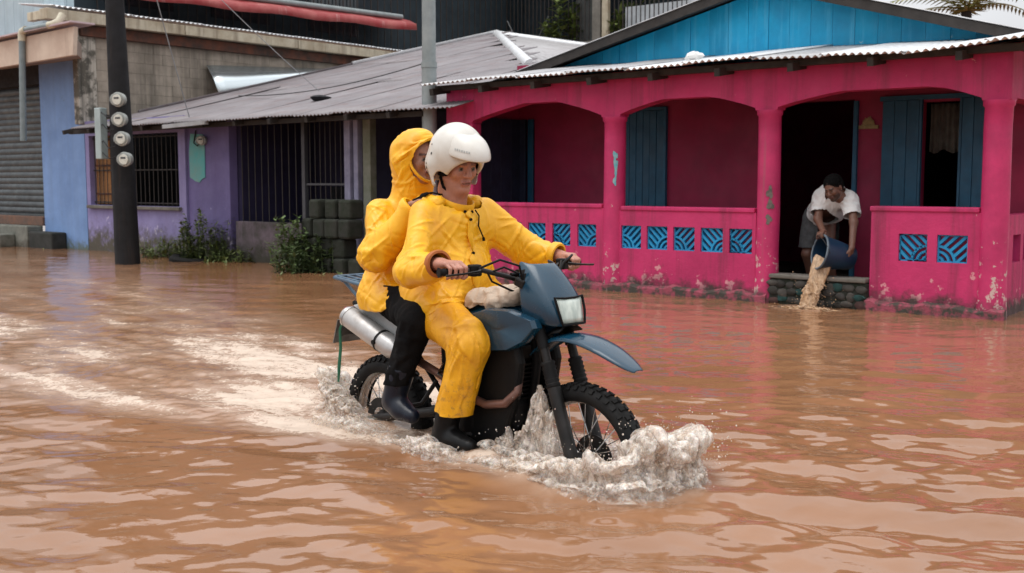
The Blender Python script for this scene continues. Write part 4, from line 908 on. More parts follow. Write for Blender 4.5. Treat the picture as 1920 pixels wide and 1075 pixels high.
# frame, engine, exhaust
b=MB(); b.tube([(.36,0,.98),(.10,0,.90),(-.12,0,.82),(-.18,0,.55),(-.12,0,.36)],.022,10); b.tube([(.37,0,.94),(.40,0,.75),(.36,0,.48),(.24,0,.34),(-.10,0,.34)],.021,10); bp(b,'frame',m_black,smooth=60)
for s_ in (-1,1):
    b=MB(); b.tube([(-.10,.10*s_,.84),(-.45,.12*s_,.86),(-.85,.11*s_,.93)],.014,8); b.tube([(-.16,.10*s_,.55),(-.45,.12*s_,.85)],.012,8); bp(b,'subframe',m_black,smooth=60)
b=MB(); b.box(-.10,.27,-.10,.10,.31,.56); en=bp(b,'engine',m_engine,bevel=.03)
b=MB(); b.lathe([(0,.045),(.075,.045),(.098,.03),(.105,0)],(.05,-.10,.45),(0,-1,0),28); bp(b,'clutch_cover',m_engine,en,smooth=40)
b=MB(); b.lathe([(0,.04),(.055,.04),(.075,.025),(.08,0)],(.20,-.10,.42),(0,-1,0),24); bp(b,'engine_cover',m_engine,en,smooth=40)
cyl_ax=Vector((.28,0,1)).normalized()
for k in range(9):
    b=MB(); b.obox(Vector((.19,0,.58))+cyl_ax*.022*k,(.085,.085,.005),(1,0,-.28),cyl_ax); bp(b,'cooling_fin',m_engine,en)
b=MB(); b.obox(Vector((.19,0,.58))+cyl_ax*.10,(.062,.062,.11),(1,0,-.28),cyl_ax); b.obox(Vector((.19,0,.58))+cyl_ax*.235,(.08,.075,.035),(1,0,-.28),cyl_ax); bp(b,'cylinder',m_engine,en,bevel=.01)
for s_ in (-1,1):      # black panels added over the lit fins so the engine stays dark
    b=MB(); b.prism([(.40,.86),(.43,.76),(.40,.60),(.34,.44),(.24,.33),(-.02,.31),(-.10,.45),(-.12,.84),(.10,.90)],(0,.118*s_,0),(1,0,0),(0,0,1),.05); bp(b,'dark_cover',m_black,bevel=.018)
b=MB(); b.box(-.16,.0,-.09,.09,.58,.80); bp(b,'airbox',m_black,bevel=.02)
b=MB(); b.box(.0,.12,-.05,.05,.60,.70); bp(b,'carburettor',m_engine,bevel=.015)
b=MB(); b.add([(-.1,-.13,.30),(.30,-.11,.30),(.40,-.07,.44),(.40,.07,.44),(.30,.11,.30),(-.1,.13,.30)],[(0,1,2,3,4,5)]); b.v and None; bp(b,'skid_plate',m_black,solid=.006)
b=MB(); b.tube([(.30,-.04,.72),(.38,-.09,.70),(.405,-.13,.63),(.36,-.165,.575),(.25,-.175,.555),(.12,-.17,.575),(-.05,-.165,.64),(-.22,-.17,.69),(-.36,-.195,.735)],[.02]*8+[.024],14); ex=bp(b,'exhaust_header',m_header,smooth=70)
MA=Vector((-.34,-.205,.725)); MZ=Vector((-.785,-.215,.885)); md_=(MZ-MA)
b=MB(); b.tube([MA,MA+md_*.06,MA+md_*.14,MA+md_*.9,MA+md_*.97,MZ],[.026,.034,.056,.056,.048,.03],20); mu=bp(b,'muffler',m_muff,smooth=35)
b=MB(); b.tube([MA+md_*.90,MA+md_*.93],.0585,20); bp(b,'muffler_band',m_chrome,mu,smooth=40)
b=MB(); b.tube([MZ-md_*.03,MZ+md_*.03],.017,12); bp(b,'tail_pipe',m_black,mu,smooth=40)
b=MB(); b.tube([MA+md_*.30,MA+md_*.33],.0585,20); b.lathe([(0,.01),(.012,.01),(.012,0)],MA+md_*.31+Vector((0,-.056,0)),(0,-1,0),10); bp(b,'muffler_clamp',m_black,mu,smooth=40)
for s_ in (-1,1):
    pl=[(-.80,.925),(-.66,.955),(-.40,.965),(-.22,.94),(-.20,.80),(-.30,.72),(-.42,.72),(-.55,.82),(-.70,.88)]
    b=MB(); b.prism(pl,(0,.152*s_,0),(1,0,0),(0,0,1),.02); bp(b,'side_panel',m_panel,bevel=.008)
# seat, tail, rack, lamp
rows=[]
for x,zt,w in ((.06,.93,.08),(-.04,.925,.11),(-.2,.905,.128),(-.36,.915,.13),(-.44,.945,.13),(-.62,.955,.125),(-.82,.96,.11),(-.88,.955,.09)):
    rows.append([(x,-w,zt-.06),(x,-w*1.02,zt-.025),(x,-w*.8,zt-.003),(x,0,zt+.004),(x,w*.8,zt-.003),(x,w*1.02,zt-.025),(x,w,zt-.06),(x,0,zt-.075)])
b=MB(); b.loft(rows); bp(b,'seat',m_seat,smooth=50,sub=1)
rows=[]
for x,z,w in ((-.55,.80,.08),(-.75,.865,.09),(-.92,.855,.088),(-1.02,.79,.08),(-1.06,.72,.07)):
    rows.append([(x,-w,z-.03),(x,-w*.9,z),(x,0,z+.012),(x,w*.9,z),(x,w,z-.03)])
b=MB(); b.loft(rows,closed=False,cap=False); bp(b,'rear_fender',m_black,smooth=60,solid=.006,sub=1)
b=MB(); b.box(-1.03,-.97,-.06,.06,.83,.89); bp(b,'tail_light',mat('red_tail_lens',(.25,.012,.01),(.16,.01,.01),8,.25),bevel=.012)
b=MB(); b.obox((-1.06,0,.755),(.07,.09,.003),(-.35,0,-1)); bp(b,'number_plate',mat('blank_plate',(.20,.20,.19),(.08,.07,.06),9,.6))
rk=empty('luggage_rack',(0,0,0)); rk.parent=BK
def rb(p,q,r=.008,n='rack_bar'):
    b=MB(); b.tube([p,q],r,8); bp(b,n,m_rack,rk,smooth=60)
b=MB(); b.tube([(-.62,-.14,1.0),(-.74,-.145,1.035),(-1.0,-.13,1.055),(-1.03,-.10,1.056),(-1.03,.10,1.056),(-1.0,.13,1.055),(-.74,.145,1.035),(-.62,.14,1.0)],.010,8); bp(b,'rack_rail',m_rack,rk,smooth=60)
for y in (-.085,-.03,.03,.085): rb((-.72,y,1.03),(-1.03,y,1.056),.007,'rack_slat')
for x in (-.80,-.92): rb((x,-.142,1.043),(x,.142,1.043),.007,'rack_slat')
for s_ in (-1,1): rb((-.92,.13*s_,1.048),(-.72,.11*s_,.90),.009,'rack_strut'); rb((-.74,.14*s_,1.035),(-.66,.11*s_,.89),.009,'rack_strut')
# swingarm, chain, shock, pegs
for s_ in (-1,1):
    b=MB(); b.tube([(-.12,.085*s_,.46),(-.40,.095*s_,.40),(-.74,.095*s_,.322)],[.026,.024,.02],10); bp(b,'swingarm',m_fork,smooth=60)
    b=MB(); b.tube([(.03,.10*s_,.36),(.03,.245*s_,.365)],.012,8); bp(b,'foot_peg',m_fork,smooth=50)
    b=MB(); b.tube([(-.18,.11*s_,.60),(-.26,.14*s_,.48),(-.26,.30*s_,.475)],.011,8); bp(b,'pillion_peg',m_fork,smooth=50)
    b=MB(); b.tube([(.36,.09*s_,.62),(.40,.12*s_,.60)],.012,8); bp(b,'engine_mount',m_engine)
b=MB(); pts=[(-.12+.0*k,-.03,.70-.02*k) for k in range(14)]; b.tube(pts,[.035 if k%2 else .028 for k in range(14)],12); bp(b,'shock_spring',m_fork,smooth=60)
b=MB(); b.tube([(-.02,.07,.44),(-.70,.075,.38)],.008,6); b.tube([(-.02,.07,.40),(-.70,.075,.27)],.008,6); bp(b,'chain',m_engine)
b=MB(); b.tube([(-.05,-.13,.50),(-.02,-.19,.42),(.10,-.20,.40),(.17,-.20,.41)],.008,8); bp(b,'brake_pedal',m_fork,smooth=60)
b=MB(); b.tube([(-.08,-.15,.70),(-.06,-.20,.66),(.02,-.21,.65)],.007,8); bp(b,'kick_lever',m_chrome,smooth=60)
# green strap hanging from the tail
b=MB(); P=[(-.80,-.21,.86),(-.83,-.22,.80),(-.84,-.21,.70),(-.835,-.225,.60),(-.85,-.22,.52)]; b.tube(P,[.006,.007,.008,.009,.005],6,flat=.35); b.tube([(p[0]-.012,p[1]+.006,p[2]-.01) for p in P[:4]],.004,6)
o=bp(b,'strap',mat('green_strap',(.02,.16,.08),(.012,.09,.05),12,.7),None,smooth=60); o['label']='frayed green strap hanging behind the muffler'
# ================================================================== PEOPLE
from mathutils.bvhtree import BVHTree
def skin_mat(name, rough=.5):
    t = NT(name); a = t.n('Attribute', attribute_name='col'); v = t.noise(40,4,.6,t.co(),.3,.7,a=.88,b=1.1); cc = t.n('CombineColor'); [t.l(v,cc.inputs[i]) for i in range(3)]
    t.l(t.mix(1.,a.outputs['Color'],cc.outputs[0],'MULTIPLY'),t.b.inputs['Base Color']); t.b.inputs['Roughness'].default_value = rough; t.b.inputs['Subsurface Weight'].default_value = .12; t.b.inputs['Subsurface Radius'].default_value = (.012,.005,.003); t.bump(t.noise(160,3,.5,t.co(),0,1),.12,.002); return t.m
m_skin = skin_mat('skin')
def cloth_mat(name, c1, c2, rough, bsc=14, bump=.35, spec=.5, wet=None, mud=None):
    t = NT(name); co = t.co(); col = t.mix(t.noise(7,5,.6,co),c1,c2)
    if wet: col = t.mix(t.noise(3.5,5,.7,co,.54,.66,b=.7),col,wet)
    if mud: col = t.mix(t.math('MULTIPLY',t.rng(t.z(),*mud,1,0),t.noise(38,5,.7,co,.53,.62,b=.6)),col,(.22,.11,.045))
    t.l(col,t.b.inputs['Base Color']); t.l(t.noise(9,4,.6,co,.3,.7,a=rough-.1,b=rough+.12),t.b.inputs['Roughness']); t.b.inputs['Specular IOR Level'].default_value = spec
    n1 = t.noise(bsc,3,.5,co,0,1,dist=1.2); n2 = t.noise(bsc*4,4,.6,co,0,1); t.bump(t.math('ADD',n1,t.math('MULTIPLY',n2,.25)),bump,.014); return t.m
m_yellow = cloth_mat('yellow_pvc', (.88,.455,.010), (.80,.39,.008), .44, 16, .16, wet=(.76,.33,.006))
m_trouser_y = cloth_mat('yellow_pvc_trousers', (.86,.42,.010), (.74,.335,.008), .44, 16, .18, mud=(.1,.62), wet=(.60,.25,.008))
m_cuff = cloth_mat('shaded_cuff', (.42,.12,.015), (.34,.09,.012), .55)  # for the right cuff: shaded sleeve inside painted as dark orange
m_blackcloth = cloth_mat('black_cotton', (.0045,.0045,.005), (.008,.0075,.0075), .9, 16, .5, .1)
m_boot = cloth_mat('navy_rubber_boot', (.006,.009,.018), (.010,.013,.022), .3, 9, .15, .3)
m_boot_b = cloth_mat('black_rubber_boot', (.004,.004,.0045), (.008,.0075,.007), .35, 9, .15, .2)
m_tee = cloth_mat('white_cotton', (.70,.70,.69), (.58,.58,.57), .85, 12, .5, .3)
m_short = cloth_mat('grey_cotton', (.10,.105,.11), (.07,.073,.076), .85, 14, .5, .3)
m_hair = mat('black_hair', (.004,.004,.004), (.007,.006,.006), 40, .8, bump=1, bsc=90, bd=.01, spec=.08)
m_helmet = mat('scuffed_white_helmet', (.66,.64,.59), (.54,.51,.45), 4, .36, bump=.04, coat=.1, peel=((.10,.10,.10),17,.715,.2,.3), streak=((.42,.36,.27),6,.58,.74,.45), rvar=.08)
def frame(yaw=0, pitch=0, roll=0):
    "columns = forward, left, up"
    return np.array(Matrix.Rotation(R(yaw),3,'Z') @ Matrix.Rotation(R(pitch),3,'Y') @ Matrix.Rotation(R(roll),3,'X'))
def head_prims(c, M, s=1.0):
    c = np.array(c); p = lambda *q: c+M@(np.array(q)*s); e = lambda q,r,k: E(p(*q),tuple(np.array(r)*s),k*s,M)
    L = [e((-.012,0,.030),(.100,.078,.088),.02), e((.028,0,-.032),(.064,.059,.084),.03), C(p(-.01,0,-.06),p(-.03,0,-.13),.058*s,.056*s,.02)]
    for q in (-1,1): L += [C(p(.01,.045*q,-.06),p(.066,.012*q,-.098),.026*s,.021*s,.02), e((.068,.039*q,-.020),(.022,.02,.024),.02)]
    L += [C(p(.084,-.030,.024),p(.084,.030,.024),.012*s,.012*s,.012), C(p(.090,0,.016),p(.113,0,-.022),.008*s,.013*s,.008)]
    for q in (-1,1): L += [e((.100,.012*q,-.027),(.010,.008,.007),.006), ('se',p(.100,.032*q,.002),tuple(np.array((.014,.017,.009))*s),M,.008*s), e((.079,.031*q,.003),(.012,.013,.010),.002), e((-.004,.080*q,-.008),(.020,.009,.031),.006)]
    L += [C(p(.094,-.018,-.055),p(.094,.018,-.055),.007*s,.007*s,.008), C(p(.092,-.015,-.067),p(.092,.015,-.067),.008*s,.008*s,.008), ('se',p(.106,0,-.0605),tuple(np.array((.009,.024,.002))*s),M,.004*s), e((.080,0,-.094),(.020,.022,.016),.015)]
    return L
def head_col(V, c, M, s, skin, lip, brow=(.02,.012,.01), hair=None, stubble=None):
    q = ((V-np.array(c))@M)/s; col = np.tile(np.array(skin),(len(V),1)); a = np.abs(q[:,1])
    inh = (np.linalg.norm(q,axis=1)<.16)
    def put(m,cc): col[m&inh] = cc
    if stubble is not None: put((q[:,2]<-.045)&(q[:,0]>.03)&~((np.abs(q[:,2]+.061)<.013)&(a<.024)),stubble)
    put((np.abs(q[:,2]+.061)<.011)&(a<.023)&(q[:,0]>.088),lip)
    put((np.abs(q[:,2]-.027-.06*(.03-np.abs(a-.03))*0)<.006)&(a>.010)&(a<.048)&(q[:,0]>.06),brow)
    for sg in (-1,1):
        d = np.linalg.norm(q-np.array((.088,.031*sg,.003)),axis=1); put(d<.0115,(.16,.12,.10)); put(d<.006,(.012,.008,.007))
    put((np.abs(q[:,2]+.0605)<.0022)&(a<.021)&(q[:,0]>.085),tuple(x*.35 for x in lip))
    if hair is not None: put((q[:,2]>.055-.9*np.maximum(q[:,0],0)*0)&(q[:,0]<.06)|((q[:,0]<-.03)&(q[:,2]>-.05)),hair)
    return col
def grip_hand(w, g, ax, fwd, up, s=1.0):
    "hand closed round a bar: g grip centre, ax along the bar towards the little finger"
    w,g,ax,fwd,up = [np.array(v,float) for v in (w,g,ax,fwd,up)]; L = []
    for k,(o,ln) in enumerate(((-.036,.95),(-.012,1.05),(.012,1.0),(.034,.82))):
        m = g+ax*o*s; mc = m+(up*.034-fwd*.006)*s; pi = m+(fwd*.036*ln+up*.020)*s; di = m+(fwd*.034*ln-up*.014)*s; ti = m+(fwd*.010-up*.028)*s
        r = (.0102-.0006*k)*s; L += [C(w+ax*o*.55*s,mc,.018*s,.013*s,.012), C(mc,pi,r*1.1,r,.004), C(pi,di,r,r*.92,.003), C(di,ti,r*.92,r*.8,.003)]
    t0 = w+(g-w)*.35-ax*.030*s; t1 = g-ax*.052*s+(-fwd*.012+up*.004)*s; t2 = g-ax*.050*s+(fwd*.018-up*.020)*s; t3 = g-ax*.030*s+(fwd*.030-up*.026)*s
    L += [C(t0,t1,.016*s,.012*s,.012), C(t1,t2,.0115*s,.010*s,.004), C(t2,t3,.010*s,.0085*s,.003)]
    return L
def open_hand(w, d, n, t, s=1.0, curl=.5):
    "relaxed hand: d along the fingers, n out of the back of the hand, t towards the thumb"
    w,d,n,t = [np.array(v,float)/np.linalg.norm(v) if i else np.array(v,float) for i,v in enumerate((w,d,n,t))]; L = []
    for k,(o,ln) in enumerate(((.030,.92),(.010,1.0),(-.010,.94),(-.029,.76))):
        mc = w+(d*.085+t*o)*s; c = curl*(1+.15*k); a1 = d*math.cos(c*.5)-n*math.sin(c*.5); a2 = d*math.cos(c*1.2)-n*math.sin(c*1.2); a3 = d*math.cos(c*1.8)-n*math.sin(c*1.8)
        p1 = mc+a1*.042*ln*s; p2 = p1+a2*.027*ln*s; p3 = p2+a3*.020*ln*s; r = .0095*s
        L += [C(w+t*o*.5*s,mc,.017*s,.012*s,.012), C(mc,p1,r*1.05,r,.003), C(p1,p2,r,r*.9,.003), C(p2,p3,r*.9,r*.75,.003)]
    t0 = w+(d*.02+t*.022)*s; t1 = t0+(d*.035+t*.032-n*.012)*s; t2 = t1+(d*.030+t*.010-n*.012)*s; t3 = t2+(d*.022-n*.006)*s
    L += [C(t0,t1,.015*s,.011*s,.01), C(t1,t2,.0105*s,.0095*s,.003), C(t2,t3,.0095*s,.008*s,.003)]
    return L
def limb(a, b, c, r, k=.03): return [C(a,b,r[0],r[1],k), C(b,c,r[1]*.98,r[2],k)]
def split4(V, F):
    "each quad into four, with new edge and face points"
    E_ = edges_of(F); key = lambda a,b: np.minimum(a,b)*len(V)+np.maximum(a,b); ek = key(E_[:,0],E_[:,1]); o_ = np.argsort(ek); ek = ek[o_]; E_ = E_[o_]; n = len(V); m = len(E_)
    ei = [np.searchsorted(ek,key(F[:,q],F[:,(q+1)%4]))+n for q in range(4)]; fi = np.arange(len(F))+n+m
    V2 = np.concatenate([V,(V[E_[:,0]]+V[E_[:,1]])/2,V[F].mean(1)]); return V2, np.concatenate([np.stack([F[:,q],ei[q],fi,ei[q-1]],1) for q in range(4)])
def vnormals(V, F):
    n = np.zeros_like(V); a = np.cross(V[F[:,2]]-V[F[:,0]],V[F[:,3]]-V[F[:,1]])
    for q in range(4):
        for d in range(3): n[:,d] += np.bincount(F[:,q],a[:,d],minlength=len(V))
    return n/(np.linalg.norm(n,axis=1)[:,None]+1e-9)
def creases(V, F, spec, seed=3):
    "crisp folds of stiff cloth: short sharp ridges around joints (x across, a along, d slanting, r radiating)"
    r_ = np.random.default_rng(seed); N_ = vnormals(V,F); D = np.zeros(len(V))
    for c,rad_,ax,mode,n,amp in spec:
        c = np.array(c); near_ = np.flatnonzero(np.linalg.norm(V-c,axis=1)<rad_)
        if not len(near_): continue
        for i in range(n):
            k = near_[r_.integers(len(near_))]; p,nn = V[k],N_[k]
            t = (p-c) if ax is None else np.array(ax,float); t = t/(np.linalg.norm(t)+1e-9); t = t-nn*(t@nn); t /= np.linalg.norm(t)+1e-9; b_ = np.cross(nn,t)
            ang = {'x':math.pi/2+r_.normal(0,.35),'a':r_.normal(0,.25),'d':r_.choice((-1,1))*r_.uniform(.4,1.2),'r':r_.normal(0,.3)}[mode]; t,b_ = t*math.cos(ang)+b_*math.sin(ang), -t*math.sin(ang)+b_*math.cos(ang)
            L_ = r_.uniform(.035,.095); w = r_.uniform(.006,.013); cv = r_.normal(0,2.2); q = V-p; al = q@t; s_ = q@b_+cv*al*al; dn = q@nn; win = np.exp(-(al/L_)**4)*np.exp(-(dn/.045)**2)
            D += amp*r_.uniform(.5,1.1)*r_.choice((1,1,-.7))*(np.exp(-np.abs(s_)/w)-.55*np.exp(-(s_/(2.4*w))**2))*win
    D *= 1.45; return V+N_*(np.clip(D,-.016,.020))[:,None]
class Person:
    def __init__(s, base, rz_, origin, label):
        s.root = empty('person', base, rz_, label, 'person'); s.loc = -Vector(origin)     # parts are given in the frame whose zero lies at -origin
    def body(s, prims, h, head=None, cols=None):
        lo,hi = bounds(prims,.03); V,F = net(field(prims),lo,hi,h); V = relax(V,F,1,.35)
        return np_mesh('body',V,F,m_skin,s.root,col=cols(V),loc=s.loc)
    def garment(s, name, prims, m_, h, bodyf, cut, pinf, sub=1, solid=.0025, parent=None, cr=None, **k):
        lo,hi = bounds(prims,.03); V,F = net(field(prims),lo,hi,h); keep = ~cut(V); V,F = compact(V,F,keep); V = relax(V,F,2,.4)
        pin = pinf(V) if pinf else np.zeros(len(V),bool)
        if k.get('iters',1)>0: V = drape(V,F,bodyf,pin,**k)
        if cr:
            V,F = split4(V,F); V = relax(V,F,2,.4); V = creases(V,F,cr); sub = 1
        o = np_mesh(name,V,F,m_,parent or s.root,sub=sub,solid=solid,loc=s.loc if parent is None else None); return o,V,F
    def solid_part(s, name, prims, m_, h, cut=None, sub=0, solid=0, parent=None, sm=2):
        lo,hi = bounds(prims,.03); V,F = net(field(prims),lo,hi,h)
        if cut is not None: V,F = compact(V,F,~cut(V))
        V = relax(V,F,sm,.4); return np_mesh(name,V,F,m_,parent or s.root,sub=sub,solid=solid,loc=s.loc if parent is None else None)
def on_surface(bvh, p, off): 
    q,n,_,_ = bvh.find_nearest(Vector(p)); return q+n*off if n is not None else Vector(p)
def ribbon(V, F, pts, w, off, up, n=24, th=.004, flip=1):
    "a strip laid on a garment along pts"
    bvh = BVHTree.FromPolygons(V.tolist(),F.tolist()); P = []
    seg = [Vector(p) for p in pts]; tot = len(seg)-1
    for i in range(n+1):
        t = i/n*tot; k = min(int(t),tot-1); P.append(seg[k].lerp(seg[k+1],t-k))
    rows = []
    for i in range(n+1):
        d = (P[min(i+1,n)]-P[max(i-1,0)]).normalized(); sd = d.cross(Vector(up)).normalized()*w
        r_ = []
        for q in (-1,0,1):
            c,nn,_,_ = bvh.find_nearest(P[i]+sd*q); nn = nn if nn.dot(Vector(up))*flip>=-.5 else -nn; r_.append(c+nn*off)
        rows.append(r_)
    b = MB(); b.loft(rows,closed=False,cap=False); return b
def plane_cut(p, n):
    p = np.array(p); n = np.array(n)/np.linalg.norm(n); return lambda V: (V-p)@n>0
def near_plane(p, n, d, rad=.2):
    p = np.array(p); n = np.array(n)/np.linalg.norm(n); return lambda V: (np.abs((V-p)@n)<d)&(np.linalg.norm(V-p,axis=1)<rad)
A3 = np.array
def slk(spots): return lambda M_: sum(a*np.exp(-(np.linalg.norm(M_-np.array(c),axis=1)/r)**2) for c,r,a in spots)
# ------------------------------------------------------------------ the driver
DR = Person(BO+Vector((math.cos(BA)*-.2,math.sin(BA)*-.2,.9)), BA, (-.2,0,.9), 'person in yellow rain suit and white open helmet driving the motorcycle')
hc = A3((-.140,-.005,1.655)); HM = frame(-10,19,2); hs_ = 1.09
dsh = {-1:A3((-.185,-.185,1.415)), 1:A3((-.15,.185,1.425))}; del_ = {-1:A3((-.07,-.325,1.195)), 1:A3((.0,.355,1.245))}
gA = {s:A3((.298,.252*s,1.1785)) for s in (-1,1)}; gB = {s:A3((.236,.445*s,1.174)) for s in (-1,1)}; gc = {s:gA[s]+(gB[s]-gA[s])*.66 for s in (-1,1)}
dwr = {s:gc[s]+A3((-.078,.004*s,.030)) for s in (-1,1)}
dhip = {s:A3((-.25,.10*s,1.0)) for s in (-1,1)}; dkn = {s:A3((.19,.235*s,.885)) for s in (-1,1)}; dan = {s:A3((.045,.245*s,.45)) for s in (-1,1)}
P = head_prims(hc,HM,hs_)+[C((-.15,0,1.53),(-.19,0,1.42),.058,.066,.03), C((-.19,-.11,1.385),(-.19,.11,1.385),.055,.055,.05), C((-.26,0,1.02),(-.20,0,1.33),.12,.12,.05), E((-.26,0,1.02),(.13,.165,.11),.05)]
for s in (-1,1):
    P += limb(dsh[s]+A3((0,-.02*s,-.02)),del_[s],dwr[s],(.046,.040,.029)) + grip_hand(dwr[s],gc[s],(gB[s]-gA[s])/np.linalg.norm(gB[s]-gA[s]),A3((1,0,-.12)),A3((0.1,0,1)))
    P += limb(dhip[s],dkn[s],dan[s],(.082,.058,.042)) + [C(dan[s],dan[s]+A3((.0,0,-.06)),.042,.04), C(dan[s]+A3((-.01,0,-.07)),dan[s]+A3((.12,0,-.078)),.032,.026)]
dbody = field([p for p in P if True])
def dcol(V):
    c = head_col(V,hc,HM,hs_,(.43,.195,.135),(.34,.13,.10),(.22,.11,.085)); return c
DR.body(P,.0052,cols=dcol)
# collision shape without head and hands, a little fuller than the body
core = [C((-.26,0,1.02),(-.20,0,1.36),.135,.145,.05), E((-.26,0,1.02),(.14,.175,.12),.05), C((-.19,-.13,1.40),(-.19,.13,1.40),.08,.08,.05), C((-.15,0,1.53),(-.19,0,1.42),.062,.07,.03)]
for s in (-1,1): core += limb(dsh[s],del_[s],dwr[s],(.058,.050,.036))
legs = []
for s in (-1,1): legs += limb(dhip[s],dkn[s],dan[s],(.092,.066,.048))
jacket = [C((-.28,-.070,1.02),(-.20,-.085,1.35),.150,.115,.05), C((-.28,.070,1.02),(-.20,.085,1.35),.150,.115,.05), E((-.15,0,1.15),(.150,.20,.18),.06), C((-.19,-.12,1.40),(-.19,.12,1.40),.086,.086,.06), C((-.17,0,1.43),(-.15,0,1.52),.088,.072,.03)]
for s in (-1,1):
    el = del_[s]+A3((-.03,.015*s,-.015)); cu = dwr[s]+(del_[s]-dwr[s])*.02
    jacket += [C(dsh[s]+A3((0,-.035*s,-.02)),el,.080,.066,.05), C(el,cu,.066,.058,.04), C((-.24,.12*s,1.03),(-.09,.14*s,1.0),.125,.115,.05)]
fwdR = {s:(dwr[s]-del_[s])/np.linalg.norm(dwr[s]-del_[s]) for s in (-1,1)}
nk = A3((.35,0,1.)); nkp = A3((-.15,0,1.470))
def jcut(V):
    m = V[:,2]<.945
    for s in (-1,1): m |= plane_cut(dwr[s]-fwdR[s]*.012,fwdR[s])(V)&(np.linalg.norm(V-dwr[s],axis=1)<.16)
    return m|(plane_cut(nkp,nk)(V)&(np.linalg.norm(V-nkp,axis=1)<.118))
def jpin(V):
    m = near_plane(nkp,nk,.028,.125)(V)
    for s in (-1,1): m |= near_plane(dwr[s]-fwdR[s]*.012,fwdR[s],.02,.12)(V)
    return m
jk,JV,JF = DR.garment('rain_jacket',jacket,m_yellow,.0145,field(core+legs),jcut,jpin,stretch=.992,iters=100,bend=.028,fold=.006,grav=.00030,off=.006,slack=slk([(del_[-1],.15,.06),(del_[1],.15,.06),((-.15,0,1.05),.2,.05)]),cr=[(del_[-1],.13,dwr[-1]-dsh[-1],'x',16,.011),(del_[1],.13,dwr[1]-dsh[1],'x',14,.010),((dsh[-1]+del_[-1])/2,.13,del_[-1]-dsh[-1],'d',10,.008),((dsh[1]+del_[1])/2,.13,del_[1]-dsh[1],'d',10,.008),((del_[-1]+dwr[-1])/2,.12,dwr[-1]-del_[-1],'d',9,.008),((del_[1]+dwr[1])/2,.12,dwr[1]-del_[1],'d',9,.008),(dsh[-1]+A3((.08,.06,-.10)),.16,None,'r',14,.009),(dsh[1]+A3((.08,-.06,-.10)),.16,None,'r',14,.009),((-.02,0,1.22),.20,(0,0,1),'d',16,.007),((-.05,0,1.06),.24,(0,1,0),'d',18,.011),((-.20,-.18,1.08),.18,(0,1,.3),'d',12,.010)])
# jacket details: placket, snaps, seams, cords, cuffs, collar, folded hood
def jadd(b,name,m_,**k): return b.build(name,m_,jk,**k)
jadd(ribbon(JV,JF,[(-.03,-.012,1.47),(.06,-.012,1.38),(.10,-.012,1.25),(.10,-.01,1.12),(.03,-.01,1.0)],.024,.005,(1,0,.1)),'placket',m_yellow,smooth=60,solid=.005,fixn=False)
bvh = BVHTree.FromPolygons(JV.tolist(),JF.tolist())
for p in ((.05,-.012,1.40),(.09,-.012,1.28),(.10,-.010,1.155),(.07,-.01,1.05),(-.01,-.03,1.465),(-.02,.03,1.462)):
    q,nn,_,_ = bvh.find_nearest(Vector(p)); b = MB(); b.lathe([(0,.012),(.006,.011),(.0075,.006),(.0075,0)],q,nn,12); jadd(b,'snap_button',m_blackcloth,smooth=40)
for sg in (1,):
    q = on_surface(bvh,(-.04,.055*sg,1.46),.01); pts = [q]+[on_surface(bvh,(-.02+.05*t,.06*sg+.012*t*sg,1.44-.045*t),.009) for t in (.6,1.3,2.0,2.6)]; b = MB(); b.tube(pts,.0035,6); b.tube([pts[-1],pts[-1]+Vector((.004,0,-.016))],.007,8); jadd(b,'draw_cord',m_blackcloth,smooth=60)
for s in (-1,1):
    b = MB(); c0 = Vector(dwr[s]-fwdR[s]*.020); b.lathe([(.050,-.03),(.060,-.025),(.0635,.0),(.060,.010),(.050,.012),(.046,.0),(.050,-.03)],c0,fwdR[s],26); jadd(b,'cuff',m_cuff if s<0 else m_yellow,smooth=50)
b = MB(); b.lathe([(.082,-.025),(.090,-.012),(.090,.010),(.084,.024),(.077,.018),(.076,-.02)],(-.152,0,1.466),(.42,0,1),30); jadd(b,'collar',m_yellow,smooth=50)
hood = [C((-.29,-.10,1.47),(-.29,.10,1.47),.050,.050,.04), C((-.24,-.13,1.485),(-.15,-.125,1.49),.042,.034,.04), C((-.24,.13,1.485),(-.15,.125,1.49),.042,.034,.04), E((-.33,0,1.43),(.05,.11,.08),.05)]
hv,hf = net(field(hood),*bounds(hood,.03),.010); hv = drape(hv,hf,field([E((-.19,0,1.45),(.06,.08,.05))]),np.zeros(len(hv),bool),stretch=1.12,iters=50,grav=.0005,bend=.12)
np_mesh('folded_hood',hv,hf,m_yellow,jk,sub=1)
jadd(ribbon(np.concatenate([JV,hv]),np.concatenate([JF,hf+len(JV)]),[(-.33,-.20,1.38),(-.27,-.17,1.46),(-.18,-.12,1.52),(-.13,-.09,1.545)],.014,.010,(0,-.5,1)),'shoulder_strap',m_blackcloth,smooth=60,solid=.006,fixn=False)
